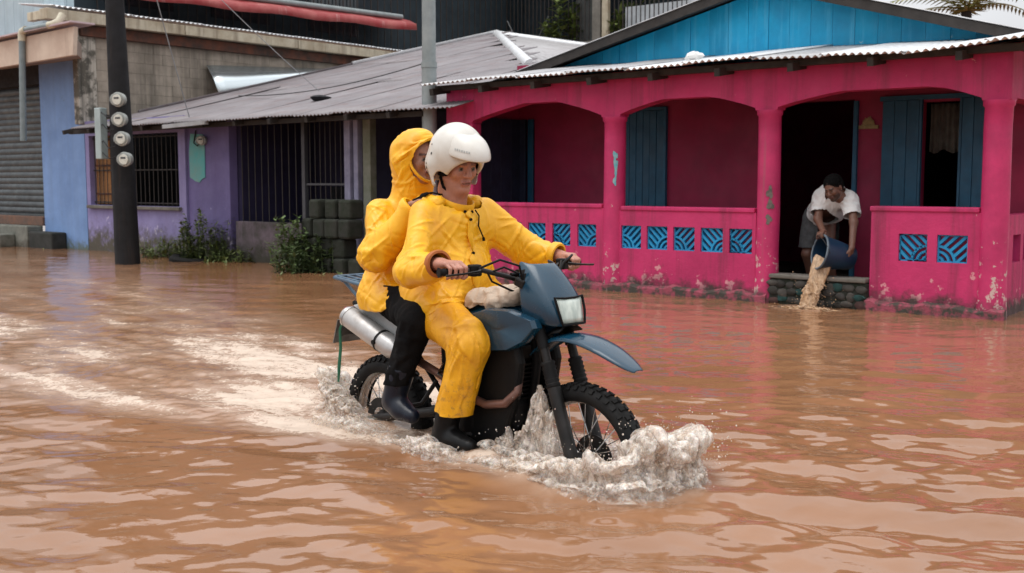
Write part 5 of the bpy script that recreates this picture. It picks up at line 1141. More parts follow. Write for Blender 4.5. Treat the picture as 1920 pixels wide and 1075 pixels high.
# rain trousers
tr = [E((-.26,0,1.0),(.17,.195,.12),.05)]
for s in (-1,1):
    kn = dkn[s]+A3((.012,0,.0)); hem = dan[s]+A3((.02,0,-.01)); tr += [C(dhip[s]+A3((0,.01*s,0)),kn,.116,.084,.06), C(kn,hem,.082,.092,.05)]
shn = {s:(dan[s]-dkn[s])/np.linalg.norm(dan[s]-dkn[s]) for s in (-1,1)}; hemp = {s:dkn[s]+(dan[s]-dkn[s])*(.79 if s<0 else .86) for s in (-1,1)}
def tcut(V):
    m = V[:,2]>1.075
    for s in (-1,1): m |= plane_cut(hemp[s],shn[s]+A3((.25,0,0)))(V)&(np.linalg.norm(V-hemp[s],axis=1)<.30)&(V[:,2]<.75)
    return m
DR.garment('rain_trousers',tr,m_trouser_y,.0155,field(legs+[E((-.26,0,1.02),(.14,.175,.12),.05)]),tcut,lambda V:(V[:,2]>1.05),stretch=.992,iters=100,bend=.028,fold=.006,grav=.0005,off=.006,slack=slk([(dkn[-1],.16,.05),(dkn[1],.16,.05),(dhip[-1],.2,.04)]),cr=[(dkn[-1],.17,None,'r',22,.010),(dkn[1],.17,None,'r',12,.010),(dhip[-1]+A3((.1,0,0)),.20,(dkn[-1]-dhip[-1]),'x',14,.011),(dhip[-1]+A3((.2,0,0)),.20,(dkn[-1]-dhip[-1]),'d',10,.009),((dkn[-1]+dan[-1])/2,.16,dan[-1]-dkn[-1],'a',18,.010),((dkn[1]+dan[1])/2,.16,dan[1]-dkn[1],'a',10,.010)])
for s in (-1,1):
    a = dan[s]; pr = [C(a+(dkn[s]-a)*.50,a+A3((-.005,0,-.03)),.064,.056,.03), C(a+A3((-.035,0,-.075)),a+A3((.07,0,-.075)),.044,.046,.03), C(a+A3((.07,0,-.075)),a+A3((.165,0,-.085)),.045,.036,.03)]
    DR.solid_part('boot',pr,m_boot_b,.010,cut=plane_cut(a+(dkn[s]-a)*.47,dkn[s]-a),sub=1,solid=.004)
# helmet: shell, peak, edge trim, chin strap
hp_ = lambda *q: hc+HM@A3(q)
sh = [E(hp_(-.015,0,.045),(.152,.132,.150),.02,HM), C(hp_(-.03,-.085,-.02),hp_(.0,-.085,-.085),.052,.040,.04), C(hp_(-.03,.085,-.02),hp_(.0,.085,-.085),.052,.040,.04), C(hp_(-.09,-.05,-.03),hp_(-.09,.05,-.03),.065,.065,.04),
      SE(hp_(-.012,0,.035),(.122,.106,.122),.004,HM), SE(hp_(.150,0,-.062),(.135,.108,.115),.012,HM), SE(hp_(.03,0,-.165),(.11,.088,.11),.01,HM), SE(hp_(.005,-.075,-.06),(.055,.045,.07),.01,HM), SE(hp_(.005,.075,-.06),(.055,.045,.07),.01,HM)]
hel = DR.solid_part('helmet',sh,m_helmet,.0058,sm=3)
rows = []; PR = [(.085,.170),(.130,.166),(.168,.150),(.197,.124),(.212,.098),(.218,.074)]
for j in range(23):
    ph = R(-64+128*j/22); kf = 1-.22*(ph/R(64))**2; rows.append([Vector(hp_(r_*kf*math.cos(ph)-.012*(1-kf), r_*kf*math.sin(ph)*.66, z_-.012*(1-math.cos(ph)))) for r_,z_ in PR])
b = MB(); b.loft(rows,closed=False,cap=False); b.build('peak',m_helmet,hel,smooth=60,solid=.006,sub=1)
b = MB(); L = [tuple(hp_(.10*math.cos(R(t))-.01+(0 if abs(t)<90 else 0),.098*math.sin(R(t)),.040-.0)) for t in range(-70,71,10)]; b.tube(L,.006,6); b.build('brow_trim',m_rubber,hel,smooth=60)
for s in (-1,1):
    b = MB(); b.tube([tuple(hp_(.005,.088*s,-.06)),tuple(hp_(.02,.072*s,-.11)),tuple(hp_(.05,.035*s,-.138)),tuple(hp_(.055,.0,-.142))],.007,6,flat=.5); b.build('chin_strap',m_blackcloth,hel,smooth=60)
    b = MB(); b.tube([tuple(hp_(-.005,.086*s,-.05)),tuple(hp_(.045,.085*s,-.035)),tuple(hp_(.062,.083*s,.01))],.012,8); b.build('ear_padding',m_blackcloth,hel,smooth=60)
# faded marks on the shell: grey word above the peak, dark badge spots on the side
m_mark = mat('faded_mark', (.30,.31,.30), (.42,.42,.40), 30, .5); m_badge = mat('badge_black', (.03,.03,.03), (.08,.08,.08), 30, .5)
HVb = BVHTree.FromObject(hel, bpy.context.evaluated_depsgraph_get())
def patch(cc, poly, m_, name, bv, up, off=.0015, parent=None):
    q,nn,_,_ = bv.find_nearest(Vector(cc)); ex_ = Vector(up).cross(nn).normalized(); ey_ = nn.cross(ex_); b = MB(); b.prism(poly,q+nn*off,ex_,ey_,.0015); return b.build(name,m_,parent or hel)
def sub_local(p): return Vector(p)
pk = hel.children[0]
for i in range(7):
    ph = R(-50+4.2*i); kf = 1-.22*(ph/R(64))**2; cc = Vector(hp_(.2035*kf*math.cos(ph)-.012*(1-kf),.2035*kf*math.sin(ph)*.66,.112-.012*(1-math.cos(ph)))); nn = Vector(HM@A3((math.cos(ph),math.sin(ph)*1.3,.62))).normalized(); ex_ = Vector((0,0,1)).cross(nn).normalized(); ey_ = nn.cross(ex_)
    b = MB(); b.prism([(-.0035,-.005),(.0035,-.005),(.0035,.005),(-.0035,.005)] if i%2 else [(-.0035,-.005),(.0035,-.005),(.0035,.001),(0,.005),(-.0035,.005)],cc+nn*.0055,ex_,ey_,.0012); b.build('peak_lettering',m_mark,hel)
oct_ = [(math.cos(k*.785),math.sin(k*.785)) for k in range(8)]
for (q,sc_) in (((-.03,-.14,.045),.007),((-.055,-.13,-.035),.008),((-.045,-.135,-.055),.006),((-.062,-.13,-.015),.005),((-.04,-.13,-.07),.007),((-.05,-.13,.085),.004)):
    patch(hp_(*q),[(a*sc_*rng.uniform(.6,1.1),c_*sc_*rng.uniform(.7,1.3)) for a,c_ in oct_],m_badge,'badge_spot',HVb,(0,0,1))
# beige cloth bundle between driver and bars
cl_ = [C((.06,-.05,1.045),(.26,-.02,1.085),.060,.050,.05), C((.02,.05,1.03),(.27,.05,1.075),.05,.045,.05), C((.20,-.09,1.05),(.31,-.05,1.09),.035,.03,.04)]
cv_,cf_ = net(field(cl_),*bounds(cl_,.03),.010); cv_ = drape(cv_,cf_,field([E((.15,0,.96),(.25,.12,.055))]),np.zeros(len(cv_),bool),stretch=1.13,iters=70,grav=.0006,bend=.14,off=.004)
o = np_mesh('cloth_bundle',cv_,cf_,cloth_mat('beige_cloth',(.52,.42,.33),(.42,.33,.25),.85,18,.5,.3),None,sub=1); o.location = BO; o.rotation_euler = (0,0,BA); tag(o,'crumpled beige cloth bundle lying on the fuel tank behind the handlebar','cloth')
# ------------------------------------------------------------------ the passenger
PS = Person(BO+Vector((math.cos(BA)*-.58,math.sin(BA)*-.58,.95)), BA, (-.58,0,.95), 'person in hooded yellow raincoat riding pillion behind the helmeted driver')
qc = A3((-.440,-.012,1.680)); QM = frame(2,4,0); qs = 1.0
psh = {-1:A3((-.555,-.17,1.42)), 1:A3((-.53,.17,1.42))}; pel = {-1:A3((-.45,-.255,1.255)), 1:A3((-.38,.27,1.25))}; pwr = {-1:A3((-.285,-.165,1.450)), 1:A3((-.285,.165,1.450))}
phip = {s:A3((-.58,.09*s,1.02)) for s in (-1,1)}; pkn = {-1:A3((-.17,-.235,.925)), 1:A3((-.17,.235,.925))}; pan = {s:A3((-.285,.285*s,.56)) for s in (-1,1)}
P = head_prims(qc,QM,qs)+[C((-.46,0,1.56),(-.53,0,1.41),.05,.055,.03), C((-.55,-.11,1.40),(-.55,.11,1.40),.06,.06,.05), C((-.59,0,1.05),(-.55,0,1.36),.12,.12,.05), E((-.59,0,1.03),(.13,.16,.10),.05)]
for s in (-1,1):
    P += limb(psh[s],pel[s],pwr[s],(.048,.040,.028)) + open_hand(pwr[s],A3((.85,.10*-s,.30)),A3((-.3,.10*s,1)),A3((.1,-s,0)),.92,.75) + limb(phip[s],pkn[s],pan[s],(.080,.056,.040)) + [C(pan[s]+A3((0,0,-.03)),pan[s]+A3((.08,0,-.092)),.032,.024)]
PS.body(P,.0066,cols=lambda V: head_col(V,qc,QM,qs,(.33,.155,.10),(.25,.095,.08),brow=(.09,.04,.028),hair=(.012,.01,.01)))
pcore = [C((-.59,0,1.05),(-.55,0,1.36),.13,.13,.05), E((-.59,0,1.03),(.14,.17,.11),.05), C((-.55,-.12,1.40),(-.55,.12,1.40),.07,.07,.05), E(tuple(qc+A3((-.01,0,.03))),(.112,.09,.10),.05)]
plegs = []
for s in (-1,1): pcore += limb(psh[s],pel[s],pwr[s],(.055,.047,.034)); plegs += limb(phip[s],pkn[s],pan[s],(.088,.062,.046))
qp = lambda *q: qc+QM@A3(q)
coat = [C((-.59,-.065,1.03),(-.55,-.07,1.34),.150,.112,.05), C((-.59,.065,1.03),(-.55,.07,1.34),.150,.112,.05), C((-.57,-.13,1.40),(-.57,.13,1.40),.085,.085,.06), C((-.55,0,1.42),(-.48,0,1.59),.10,.105,.06),
        E(tuple(qp(-.015,0,.045)),(.142,.116,.145),.05,QM), C(tuple(qp(-.08,0,.07)),tuple(qp(.03,0,.135)),.075,.052,.04)]
for s in (-1,1): coat += [C(psh[s]+A3((.01,-.03*s,0)),pel[s],.076,.070,.05), C(pel[s]+A3((-.01,.01*s,-.01)),pwr[s],.082,.062,.04), C((-.60,.11*s,1.02),(-.44,.15*s,.99),.13,.115,.05)]
pf = {s:(pwr[s]-pel[s])/np.linalg.norm(pwr[s]-pel[s]) for s in (-1,1)}
def face_open(V, g=0.):
    q = (V-qc)@QM; return (q[:,0]>.045-g)&(((q[:,1])/(.082+g))**2+((q[:,2]-.0+.0)/(.100+g))**2<1+.0*q[:,0])
def ccut(V):
    m = (V[:,2]<.955+.0*V[:,0])
    for s in (-1,1): m |= plane_cut(pwr[s]+pf[s]*.0,pf[s])(V)&(np.linalg.norm(V-pwr[s],axis=1)<.14)
    return m|face_open(V)
def cpin(V):
    m = face_open(V,.020)
    for s in (-1,1): m |= near_plane(pwr[s],pf[s],.02,.12)(V)
    return m
ct,CV,CF = PS.garment('hooded_raincoat',coat,m_yellow,.0148,field(pcore+plegs),ccut,cpin,stretch=.992,iters=100,bend=.028,fold=.006,grav=.0004,off=.006,seed=4,slack=slk([(pel[-1],.15,.06),((-.5,-.1,1.05),.25,.04)]),cr=[(pel[-1],.14,pwr[-1]-psh[-1],'x',18,.012),((psh[-1]+pel[-1])/2,.12,pel[-1]-psh[-1],'d',10,.008),((pwr[-1]+pel[-1])/2,.12,pwr[-1]-pel[-1],'d',10,.009),((-.55,-.16,1.15),.22,(0,0,1),'d',22,.010),((-.50,-.15,1.03),.22,(0,1,.2),'d',16,.010),(qc+A3((-.06,-.05,-.02)),.15,(0,0,1),'d',14,.007),(qc+A3((-.03,-.06,-.14)),.12,None,'r',14,.009)])
b = MB(); b.tube([tuple(qp(.098-.050*abs(math.cos(t))**3,.086*math.cos(t),.104*math.sin(t)+.0)) for t in [2*math.pi*k/30 for k in range(30)]],.0075,8,closed=True); b.build('hood_hem',m_yellow,ct,smooth=60)
for s in (-1,1):
    b = MB(); b.lathe([(.050,-.03),(.062,-.025),(.064,.0),(.060,.010),(.048,.012),(.046,0),(.05,-.03)],pwr[s]-pf[s]*.008,pf[s],24); b.build('cuff',m_yellow,ct,smooth=50)
tr = [E((-.59,0,1.02),(.15,.18,.10),.05)]
for s in (-1,1): tr += [C(phip[s],pkn[s],.108,.078,.05), C(pkn[s],pan[s]+A3((0,0,.02)),.076,.062,.04)]
PS.garment('trousers',tr,m_blackcloth,.013,field(plegs),lambda V:(V[:,2]>1.06)|((V[:,2]<.60)),lambda V:V[:,2]>1.03,stretch=1.05,iters=60,bend=.04,grav=.0003,off=.006)
for s in (-1,1):
    a = pan[s]; pr = [C(a+(pkn[s]-a)*.36,a+A3((-.005,0,-.03)),.068,.056,.03), C(a+A3((-.03,0,-.065)),a+A3((.05,0,-.085)),.044,.047,.03), C(a+A3((.05,0,-.085)),a+A3((.13,0,-.105)),.047,.036,.03)]
    bo = PS.solid_part('boot',pr,m_boot,.010,cut=plane_cut(a+(pkn[s]-a)*.34,pkn[s]-a),sub=1,solid=.004)
# ------------------------------------------------------------------ the man bailing out his porch (street frame)
MN = Person(hw(2.25,.7,.09), HA, (2.25,.7,.09), 'person in white t-shirt bending over in the pink doorway to empty a bucket')
mc = A3((2.565,.17,1.175)); MM = frame(-96,30,8); ms = 1.0
msh = {-1:A3((2.345,.40,1.10)), 1:A3((2.675,.34,1.085))}; mel = {-1:A3((2.375,.26,.855)), 1:A3((2.765,.22,.835))}; mwr = {-1:A3((2.505,.10,.735)), 1:A3((2.80,.10,.585))}
mhip = {-1:A3((2.09,.80,.865)), 1:A3((2.27,.77,.865))}; mkn = {-1:A3((2.09,.66,.47)), 1:A3((2.36,.60,.47))}; man_ = {-1:A3((2.10,.80,.15)), 1:A3((2.35,.76,.15))}
nb = A3((2.52,.33,1.13)); pv = A3((2.18,.78,.90))
P = head_prims(mc,MM,ms)+[C(tuple(mc+(nb-mc)*.45),nb,.052,.056,.03), C(msh[-1]+A3((.05,0,0)),msh[1]-A3((.05,0,0)),.065,.065,.05), C(pv,nb+A3((-.07,.10,-.03)),.115,.13,.06)]
for s in (-1,1):
    P += limb(msh[s],mel[s],mwr[s],(.048,.040,.028)) + limb(mhip[s],mkn[s],man_[s],(.080,.055,.040)) + [C(man_[s]+A3((0,.02,-.02)),man_[s]+A3((.04,-.16,-.035)),.034,.026)]
P += grip_hand(mwr[-1],A3((2.52,.0,.705)),A3((-.85,0,-.3)),A3((.1,-1,-.1)),A3((0,.1,1))) + open_hand(mwr[1],A3((-.15,-.1,-1)),A3((.9,-.4,0)),A3((-.2,-.9,.1)),1.,.5)
MN.body(P,.0068,cols=lambda V: head_col(V,mc,MM,ms,(.150,.070,.046),(.12,.05,.042),hair=(.008,.007,.007),stubble=(.05,.028,.02)))
mcore = [C(pv,nb+A3((-.07,.10,-.03)),.122,.137,.06), C(msh[-1]+A3((.05,0,0)),msh[1]-A3((.05,0,0)),.07,.07,.05)]
for s in (-1,1): mcore += limb(msh[s],mel[s],mwr[s],(.054,.046,.034))
mlegs = []
for s in (-1,1): mlegs += limb(mhip[s],mkn[s],man_[s],(.088,.062,.046))
nd = (nb-pv)/np.linalg.norm(nb-pv)
tee = [C(pv+A3((-.02,.02,0)),nb+A3((-.09,.10,-.04)),.140,.158,.06), C(msh[-1]+A3((.04,0,0)),msh[1]-A3((.04,0,0)),.088,.088,.06), E(tuple((pv+nb)/2+A3((.05,-.06,-.05))),(.15,.15,.12),.06), C(nb+A3((-.03,.03,0)),nb+A3((.01,-.05,.02)),.09,.075,.03)]
for s in (-1,1): tee += [C(msh[s],msh[s]+(mel[s]-msh[s])*.72,.080,.084,.05)]
mu_ = {s:(mel[s]-msh[s])/np.linalg.norm(mel[s]-msh[s]) for s in (-1,1)}; ms_e = {s:msh[s]+(mel[s]-msh[s])*.62 for s in (-1,1)}; ncut = nb+A3((.015,-.035,.01)); nn_ = (mc-nb)
def mcut(V):
    m = plane_cut(pv+nd*.0,-nd)(V)&(np.linalg.norm(V-pv,axis=1)<.3)
    for s in (-1,1): m |= plane_cut(ms_e[s],mu_[s])(V)&(np.linalg.norm(V-ms_e[s],axis=1)<.2)
    return m|(plane_cut(ncut,nn_)(V)&(np.linalg.norm(V-ncut,axis=1)<.095))
MN.garment('t_shirt',tee,m_tee,.013,field(mcore),mcut,lambda V:near_plane(ncut,nn_,.02,.10)(V)|near_plane(pv,nd,.02,.25)(V),stretch=1.06,iters=100,bend=.04,grav=.0004,off=.005,seed=6)
sh_ = [E(tuple(pv),(.135,.15,.13),.05)]
for s in (-1,1): sh_ += [C(mhip[s],mkn[s]+(mhip[s]-mkn[s])*.10,.112,.098,.05)]
MN.garment('shorts',sh_,m_short,.013,field(mlegs+mcore[:1]),lambda V:(V[:,2]<.555)|(plane_cut(pv+nd*.06,nd)(V)),lambda V:V[:,2]>.93,stretch=1.05,iters=60,bend=.04,grav=.0003,off=.005,seed=8)
hr = [E(tuple(mc+MM@A3((-.024,0,.042))),(.108,.088,.088),.02,MM), E(tuple(mc+MM@A3((-.06,0,.0))),(.07,.08,.08),.02,MM), SE(tuple(mc+MM@A3((.10,0,-.01))),(.062,.09,.085),.01,MM)]
hv_,hf_ = net(field(hr),*bounds(hr,.03),.006); dn = hv_-mc; dn /= np.linalg.norm(dn,axis=1)[:,None]; hv_ = hv_+dn*rng.normal(0,.0028,len(hv_))[:,None]
np_mesh('hair',hv_,hf_,m_hair,MN.root,loc=MN.loc)
# bucket
BU = empty('bucket', hw(2.76,.22,.475), HA, 'dark blue plastic bucket tipped on its side, pouring brown water', 'bucket')
m_buck = mat('blue_bucket', (.006,.030,.068), (.005,.022,.05), 5, .4, bump=.05)
bo_ = Vector((2.53,-.03,.545))-Vector((2.76,.22,.475)); ba_ = bo_.normalized(); bl_ = bo_.length
b = MB(); b.lathe([(0,0),(.105,0),(.112,.008),(.145,bl_*.5),(.165,bl_-.02),(.172,bl_-.02),(.172,bl_),(.160,bl_),(.140,bl_*.5),(.105,.015),(0,.015)],(0,0,0),ba_,36); b.build('shell',m_buck,BU,smooth=40)
b = MB(); b.lathe([(.160,bl_-.006),(.178,bl_-.006),(.180,bl_+.006),(.172,bl_+.012),(.160,bl_+.008),(.160,bl_-.006)],(0,0,0),ba_,36); b.build('rim',mat('worn_bucket_rim',(.16,.20,.23),(.06,.09,.12),9,.5),BU,smooth=40)
u_ = ba_.cross(Vector((0,0,1))).normalized(); up_ = u_.cross(ba_); b = MB(); b.tube([tuple(bo_*.93+u_*.178*math.cos(t)+(up_*.9+ba_*.5).normalized()*.17*math.sin(t)) for t in [math.pi*k/14 for k in range(15)]],.004,6); b.build('handle',m_fork,BU,smooth=60)
# ================================================================== FLOODWATER
def _h(ix,iy,s): 
    n = (ix*374761393+iy*668265263+s*982451653)&0xffffffff; n = ((n^(n>>13))*1274126177)&0xffffffff; return ((n^(n>>16))&0xffff)/65535.
def vnoise(x,y,s=0):
    ix,iy = np.floor(x).astype(np.int64),np.floor(y).astype(np.int64); fx,fy = x-ix,y-iy; u,v = fx*fx*fx*(fx*(fx*6-15)+10),fy*fy*fy*(fy*(fy*6-15)+10)
    return (_h(ix,iy,s)*(1-u)+_h(ix+1,iy,s)*u)*(1-v)+(_h(ix,iy+1,s)*(1-u)+_h(ix+1,iy+1,s)*u)*v
def fbm(x,y,o=4,s=0,g=.5):
    a,t,n = 1.,0.,0.
    for k in range(o): t = t+a*(vnoise(x,y,s+k*17)-.5); n += a; a *= g; x,y = x*1.97+13.1,y*2.03+7.7
    return t/n*2
sstep = lambda a,b,x: (lambda t: t*t*(3-2*t))(np.clip((x-a)/(b-a),0,1))
def bike_xy(X,Y): 
    dx,dy = X-BO.x,Y-BO.y; c,s = math.cos(BA),math.sin(BA); return dx*c+dy*s, -dx*s+dy*c
RIDGE = np.array([(.30,-.25),(.48,-.26),(.68,-.28),(.90,-.275),(1.07,-.21),(1.14,-.04),(1.10,.12),(.96,.28),(.76,.36)])
def ridge_d(bx,by):
    d = np.full(bx.shape,9.); 
    for (a,b) in zip(RIDGE[:-1],RIDGE[1:]):
        e = b-a; t = np.clip(((bx-a[0])*e[0]+(by-a[1])*e[1])/(e@e),0,1); d = np.minimum(d,np.hypot(bx-a[0]-t*e[0],by-a[1]-t*e[1]))
    return d
wr = np.random.default_rng(5); WV = []
for k in range(80):
    lam = .075*(9**wr.random()**.9); th = R(82)+wr.normal(0,R(26)); kk = 2*math.pi/lam; amp = .0040*lam**1.02*wr.uniform(.5,1.4); WV.append((kk*math.cos(th),kk*math.sin(th),wr.uniform(0,6.28),amp))
def water_h(X,Y):
    wx = X+.10*fbm(X*.9,Y*.9,3,3); wy = Y+.10*fbm(X*.9+5,Y*.9+9,3,5); h = np.zeros_like(X)
    env = .75+.55*fbm(X*.45,Y*.45,3,21)
    for a,b,p,am in WV: h += am*np.sin(a*wx+b*wy+p)
    h *= env*np.interp(Y,[2.5,6,9,14],[1.1,1.0,.42,.28]); bx,by = bike_xy(X,Y); t = -bx
    # wake
    w = .45+.35*np.maximum(t,0); m = sstep(1.15,.55,np.abs(by)/w)*sstep(-.5,.3,t)*np.exp(-np.maximum(t,0)/11)
    q = m*(.022*fbm(bx*3.1,by*4.2,4,31)+.013*fbm(bx*9,by*12,4,37,.6))
    # bow waves running out from the front wheel
    dx,dy = bx-.72,by; r = np.hypot(dx,dy); th = np.arctan2(dy,dx)
    for s in (-1,1):
        sd = (dx*math.sin(R(28))+s*dy*math.cos(R(28))); al = np.maximum(-dx*math.cos(R(28))+s*dy*math.sin(R(28)),0)
        q = q+.007*np.cos(2*math.pi*(sd-.30)/.34+.8*fbm(bx*2,by*2,2,51))*np.exp(-((sd-.35)/.42)**2)*np.exp(-r/3.2)*sstep(.1,.6,r)
    ring = .006*np.sin(2*math.pi*r/.31+1.1*fbm(bx*1.6,by*1.6,2,61))*np.exp(-((r-1.0)/.9)**2)*sstep(.3,.8,r)*sstep(-.6,.5,dx)
    dr = ridge_d(bx,by); sp = .035*np.exp(-(dr/.09)**2)*(1+.6*fbm(bx*14,by*14,3,71))
    fm = np.clip(m*(.62+1.2*np.maximum(fbm(bx*1.3,by*3.4,6,41,.65),-.38)+.55*np.exp(-np.maximum(t-.2,0)/2.2)),0,1)
    fm = np.maximum(fm,np.exp(-(dr/.17)**2)*(.75+.6*fbm(bx*9,by*9,3,81))); side = sstep(.38,.22,np.abs(np.abs(by)-.27)*2.)*sstep(.75,.4,bx)*sstep(-1.2,-.7,bx); fm = np.maximum(fm,side*(.5+.9*fbm(bx*7,by*9,4,91)))
    ins = sstep(.30,.12,np.abs(by))*sstep(1.15,.9,bx)*sstep(-.9,-.5,bx); fm = np.maximum(fm,ins*(.45+.8*fbm(bx*7,by*7,4,95))); q = q+(ins+side)*.012*fbm(bx*11,by*11,3,97)
    # ripples where the bucket is emptied
    P0 = hw(2.43,-.2); rr = np.hypot(X-P0.x,Y-P0.y); q = q+.012*np.sin(rr*34)*np.exp(-rr/.45); fm = np.maximum(fm,np.exp(-(rr/.28)**2)*.55*(1+fbm(X*12,Y*12,3,99)))
    return h+q+ring+sp, np.clip(fm,0,1)
def axis_lines(segs):
    out = [segs[0][0]]
    for a,b,st in segs: n = max(int(round((b-a)/st)),1); out += list(a+(b-a)*np.arange(1,n+1)/n)
    return np.array(out)
xl = axis_lines([(-400,-60,60),(-60,-20,4),(-20,-8,.4),(-8,-3.2,.035),(-3.2,2.6,.0165),(2.6,6,.035),(6,14,.3),(14,60,4),(60,400,60)])
yl = axis_lines([(-30,0,3),(0,2.6,.2),(2.6,6.2,.0135),(6.2,9,.028),(9,14,.05),(14,22,.12),(22,60,3),(60,400,40),(400,1400,200)])
X,Y = np.meshgrid(xl,yl,indexing='ij'); near = (np.abs(X)<16)&(Y>1)&(Y<24); Z = np.zeros_like(X); FM = np.zeros_like(X); hz,fz = water_h(X[near],Y[near]); Z[near] = hz; FM[near] = fz
fade = sstep(24,18,Y)*sstep(16,12,np.abs(X)); Z *= fade
nx,ny = X.shape; I = np.arange(nx*ny).reshape(nx,ny); WF = np.stack([I[:-1,:-1],I[1:,:-1],I[1:,1:],I[:-1,1:]],-1).reshape(-1,4)
t = NT('muddy_floodwater'); at = t.n('Attribute',attribute_name='col'); sp_ = t.n('SeparateColor'); t.l(at.outputs['Color'],sp_.inputs[0]); foam = sp_.outputs[0]
co = t.co(); fine = t.noise(9,7,.72,t.co((1,1.3,1)),.30,.70); lace = t.noise(26,6,.7,co,.38,.62)
fizz = t.noise(58,5,.7,co,.40,.60); hi_ = t.rng(t.math('ADD',t.math('MULTIPLY',foam,1.15),t.math('ADD',t.math('MULTIPLY',fine,.55),t.math('ADD',t.math('MULTIPLY',lace,.35),t.math('MULTIPLY',fizz,.22)))),1.12,1.62); ff = t.math('MAXIMUM',t.rng(foam,.05,.95,0,.54),t.math('MULTIPLY',hi_,t.rng(foam,.08,.3)))
mud = t.mix(t.noise(.8,4,.6,co),(.290,.142,.071),(.238,.112,.053))
t.l(t.mix(ff,mud,(.60,.475,.375)),t.b.inputs['Base Color']); t.l(t.rng(ff,0,1,.045,.42),t.b.inputs['Roughness']); t.b.inputs['IOR'].default_value = 1.46
n1 = t.noise(6,3,.5,t.co((.8,1.5,1)),0,1,dist=.6); n2 = t.noise(22,4,.6,t.co((.8,1.4,1)),0,1); hgt = t.math('ADD',t.math('MULTIPLY',n1,.6),t.math('ADD',t.math('MULTIPLY',n2,.17),t.math('MULTIPLY',t.math('MULTIPLY',lace,foam),.5)))
t.bump(hgt,.22,.014); m_water = t.m
cw = np.stack([FM.ravel(),FM.ravel(),FM.ravel()],1)
tag(np_mesh('floodwater',np.stack([X.ravel(),Y.ravel(),Z.ravel()],1),WF,m_water,None,col=cw),kind='structure')
# ------------------------------------------------------------------ thrown water: many small blobs fused into one ragged surface
def blob_mesh(pts, rad, h, iso=.32):
    pts = np.asarray(pts); rad = np.asarray(rad); lo = pts.min(0)-.07; n = (np.ceil((pts.max(0)+.07-lo)/h/4).astype(int)+1)*4; D = np.zeros(n,np.float32)
    for p,r in zip(pts,rad):
        Rr = r*1.9; a = np.maximum(((p-Rr-lo)/h).astype(int),0); b = np.minimum(((p+Rr-lo)/h).astype(int)+2,n)
        g = [(lo[k]+h*np.arange(a[k],b[k])-p[k])**2 for k in range(3)]; d2 = (g[0][:,None,None]+g[1][None,:,None]+g[2][None,None,:])/(Rr*Rr); D[a[0]:b[0],a[1]:b[1],a[2]:b[2]] += np.clip(1-d2,0,1)**2
    def f(P): 
        i = np.rint((P-lo)/h).astype(int); i = np.clip(i,0,n-1); return (iso-D[i[:,0],i[:,1],i[:,2]])*h*3
    return dense_net(iso-D,lo,h)
def dense_net(val, lo, h):
    ff_ = val; n = val.shape
    def f(P): 
        i = np.clip(np.rint((P-lo)/h).astype(int),0,np.array(n)-1); return ff_[i[:,0],i[:,1],i[:,2]]
    G = f; return net_grid(val,lo,h)
def net_grid(val, lo, h):
    "surface nets on a full grid"
    n = val.shape; ng = val<0; cnt = np.zeros([a-1 for a in n],np.int8)
    for c in np.ndindex(2,2,2): cnt += ng[c[0]:n[0]-1+c[0],c[1]:n[1]-1+c[1],c[2]:n[2]-1+c[2]]
    act = np.argwhere((cnt>0)&(cnt<8)); idx = np.full(cnt.shape,-1,np.int64); idx[tuple(act.T)] = np.arange(len(act)); acc = np.zeros((len(act),3)); num = np.zeros(len(act))
    cv = {c: val[act[:,0]+c[0],act[:,1]+c[1],act[:,2]+c[2]] for c in np.ndindex(2,2,2)}
    for c in cv:
        for d in range(3):
            if c[d]==0:
                e = list(c); e[d] = 1; a,b = cv[c],cv[tuple(e)]; m = (a<0)!=(b<0); tt = np.where(m,a/np.where(m,a-b,1),0)
                for q in range(3): acc[:,q] += np.where(m,c[q]+(tt if q==d else 0),0)
                num += m
    V = lo+h*(act+acc/num[:,None]); F = []
    for d in range(3):
        u,v = (d+1)%3,(d+2)%3; s0 = [slice(None)]*3; s1 = [slice(None)]*3; s0[d] = slice(0,n[d]-1); s1[d] = slice(1,n[d]); a,b = ng[tuple(s0)],ng[tuple(s1)]; Eg = np.argwhere(a!=b); Eg = Eg[(Eg[:,u]>0)&(Eg[:,v]>0)&(Eg[:,u]<n[u]-1)&(Eg[:,v]<n[v]-1)]; q = []
        for du,dv in ((-1,-1),(0,-1),(0,0),(-1,0)): k = Eg.copy(); k[:,u] += du; k[:,v] += dv; q.append(idx[k[:,0],k[:,1],k[:,2]])
        q = np.stack(q,1); fl = ~a[tuple(Eg.T)]; q[fl] = q[fl][:,::-1]; F.append(q[(q>=0).all(1)])
    return V,np.concatenate(F)
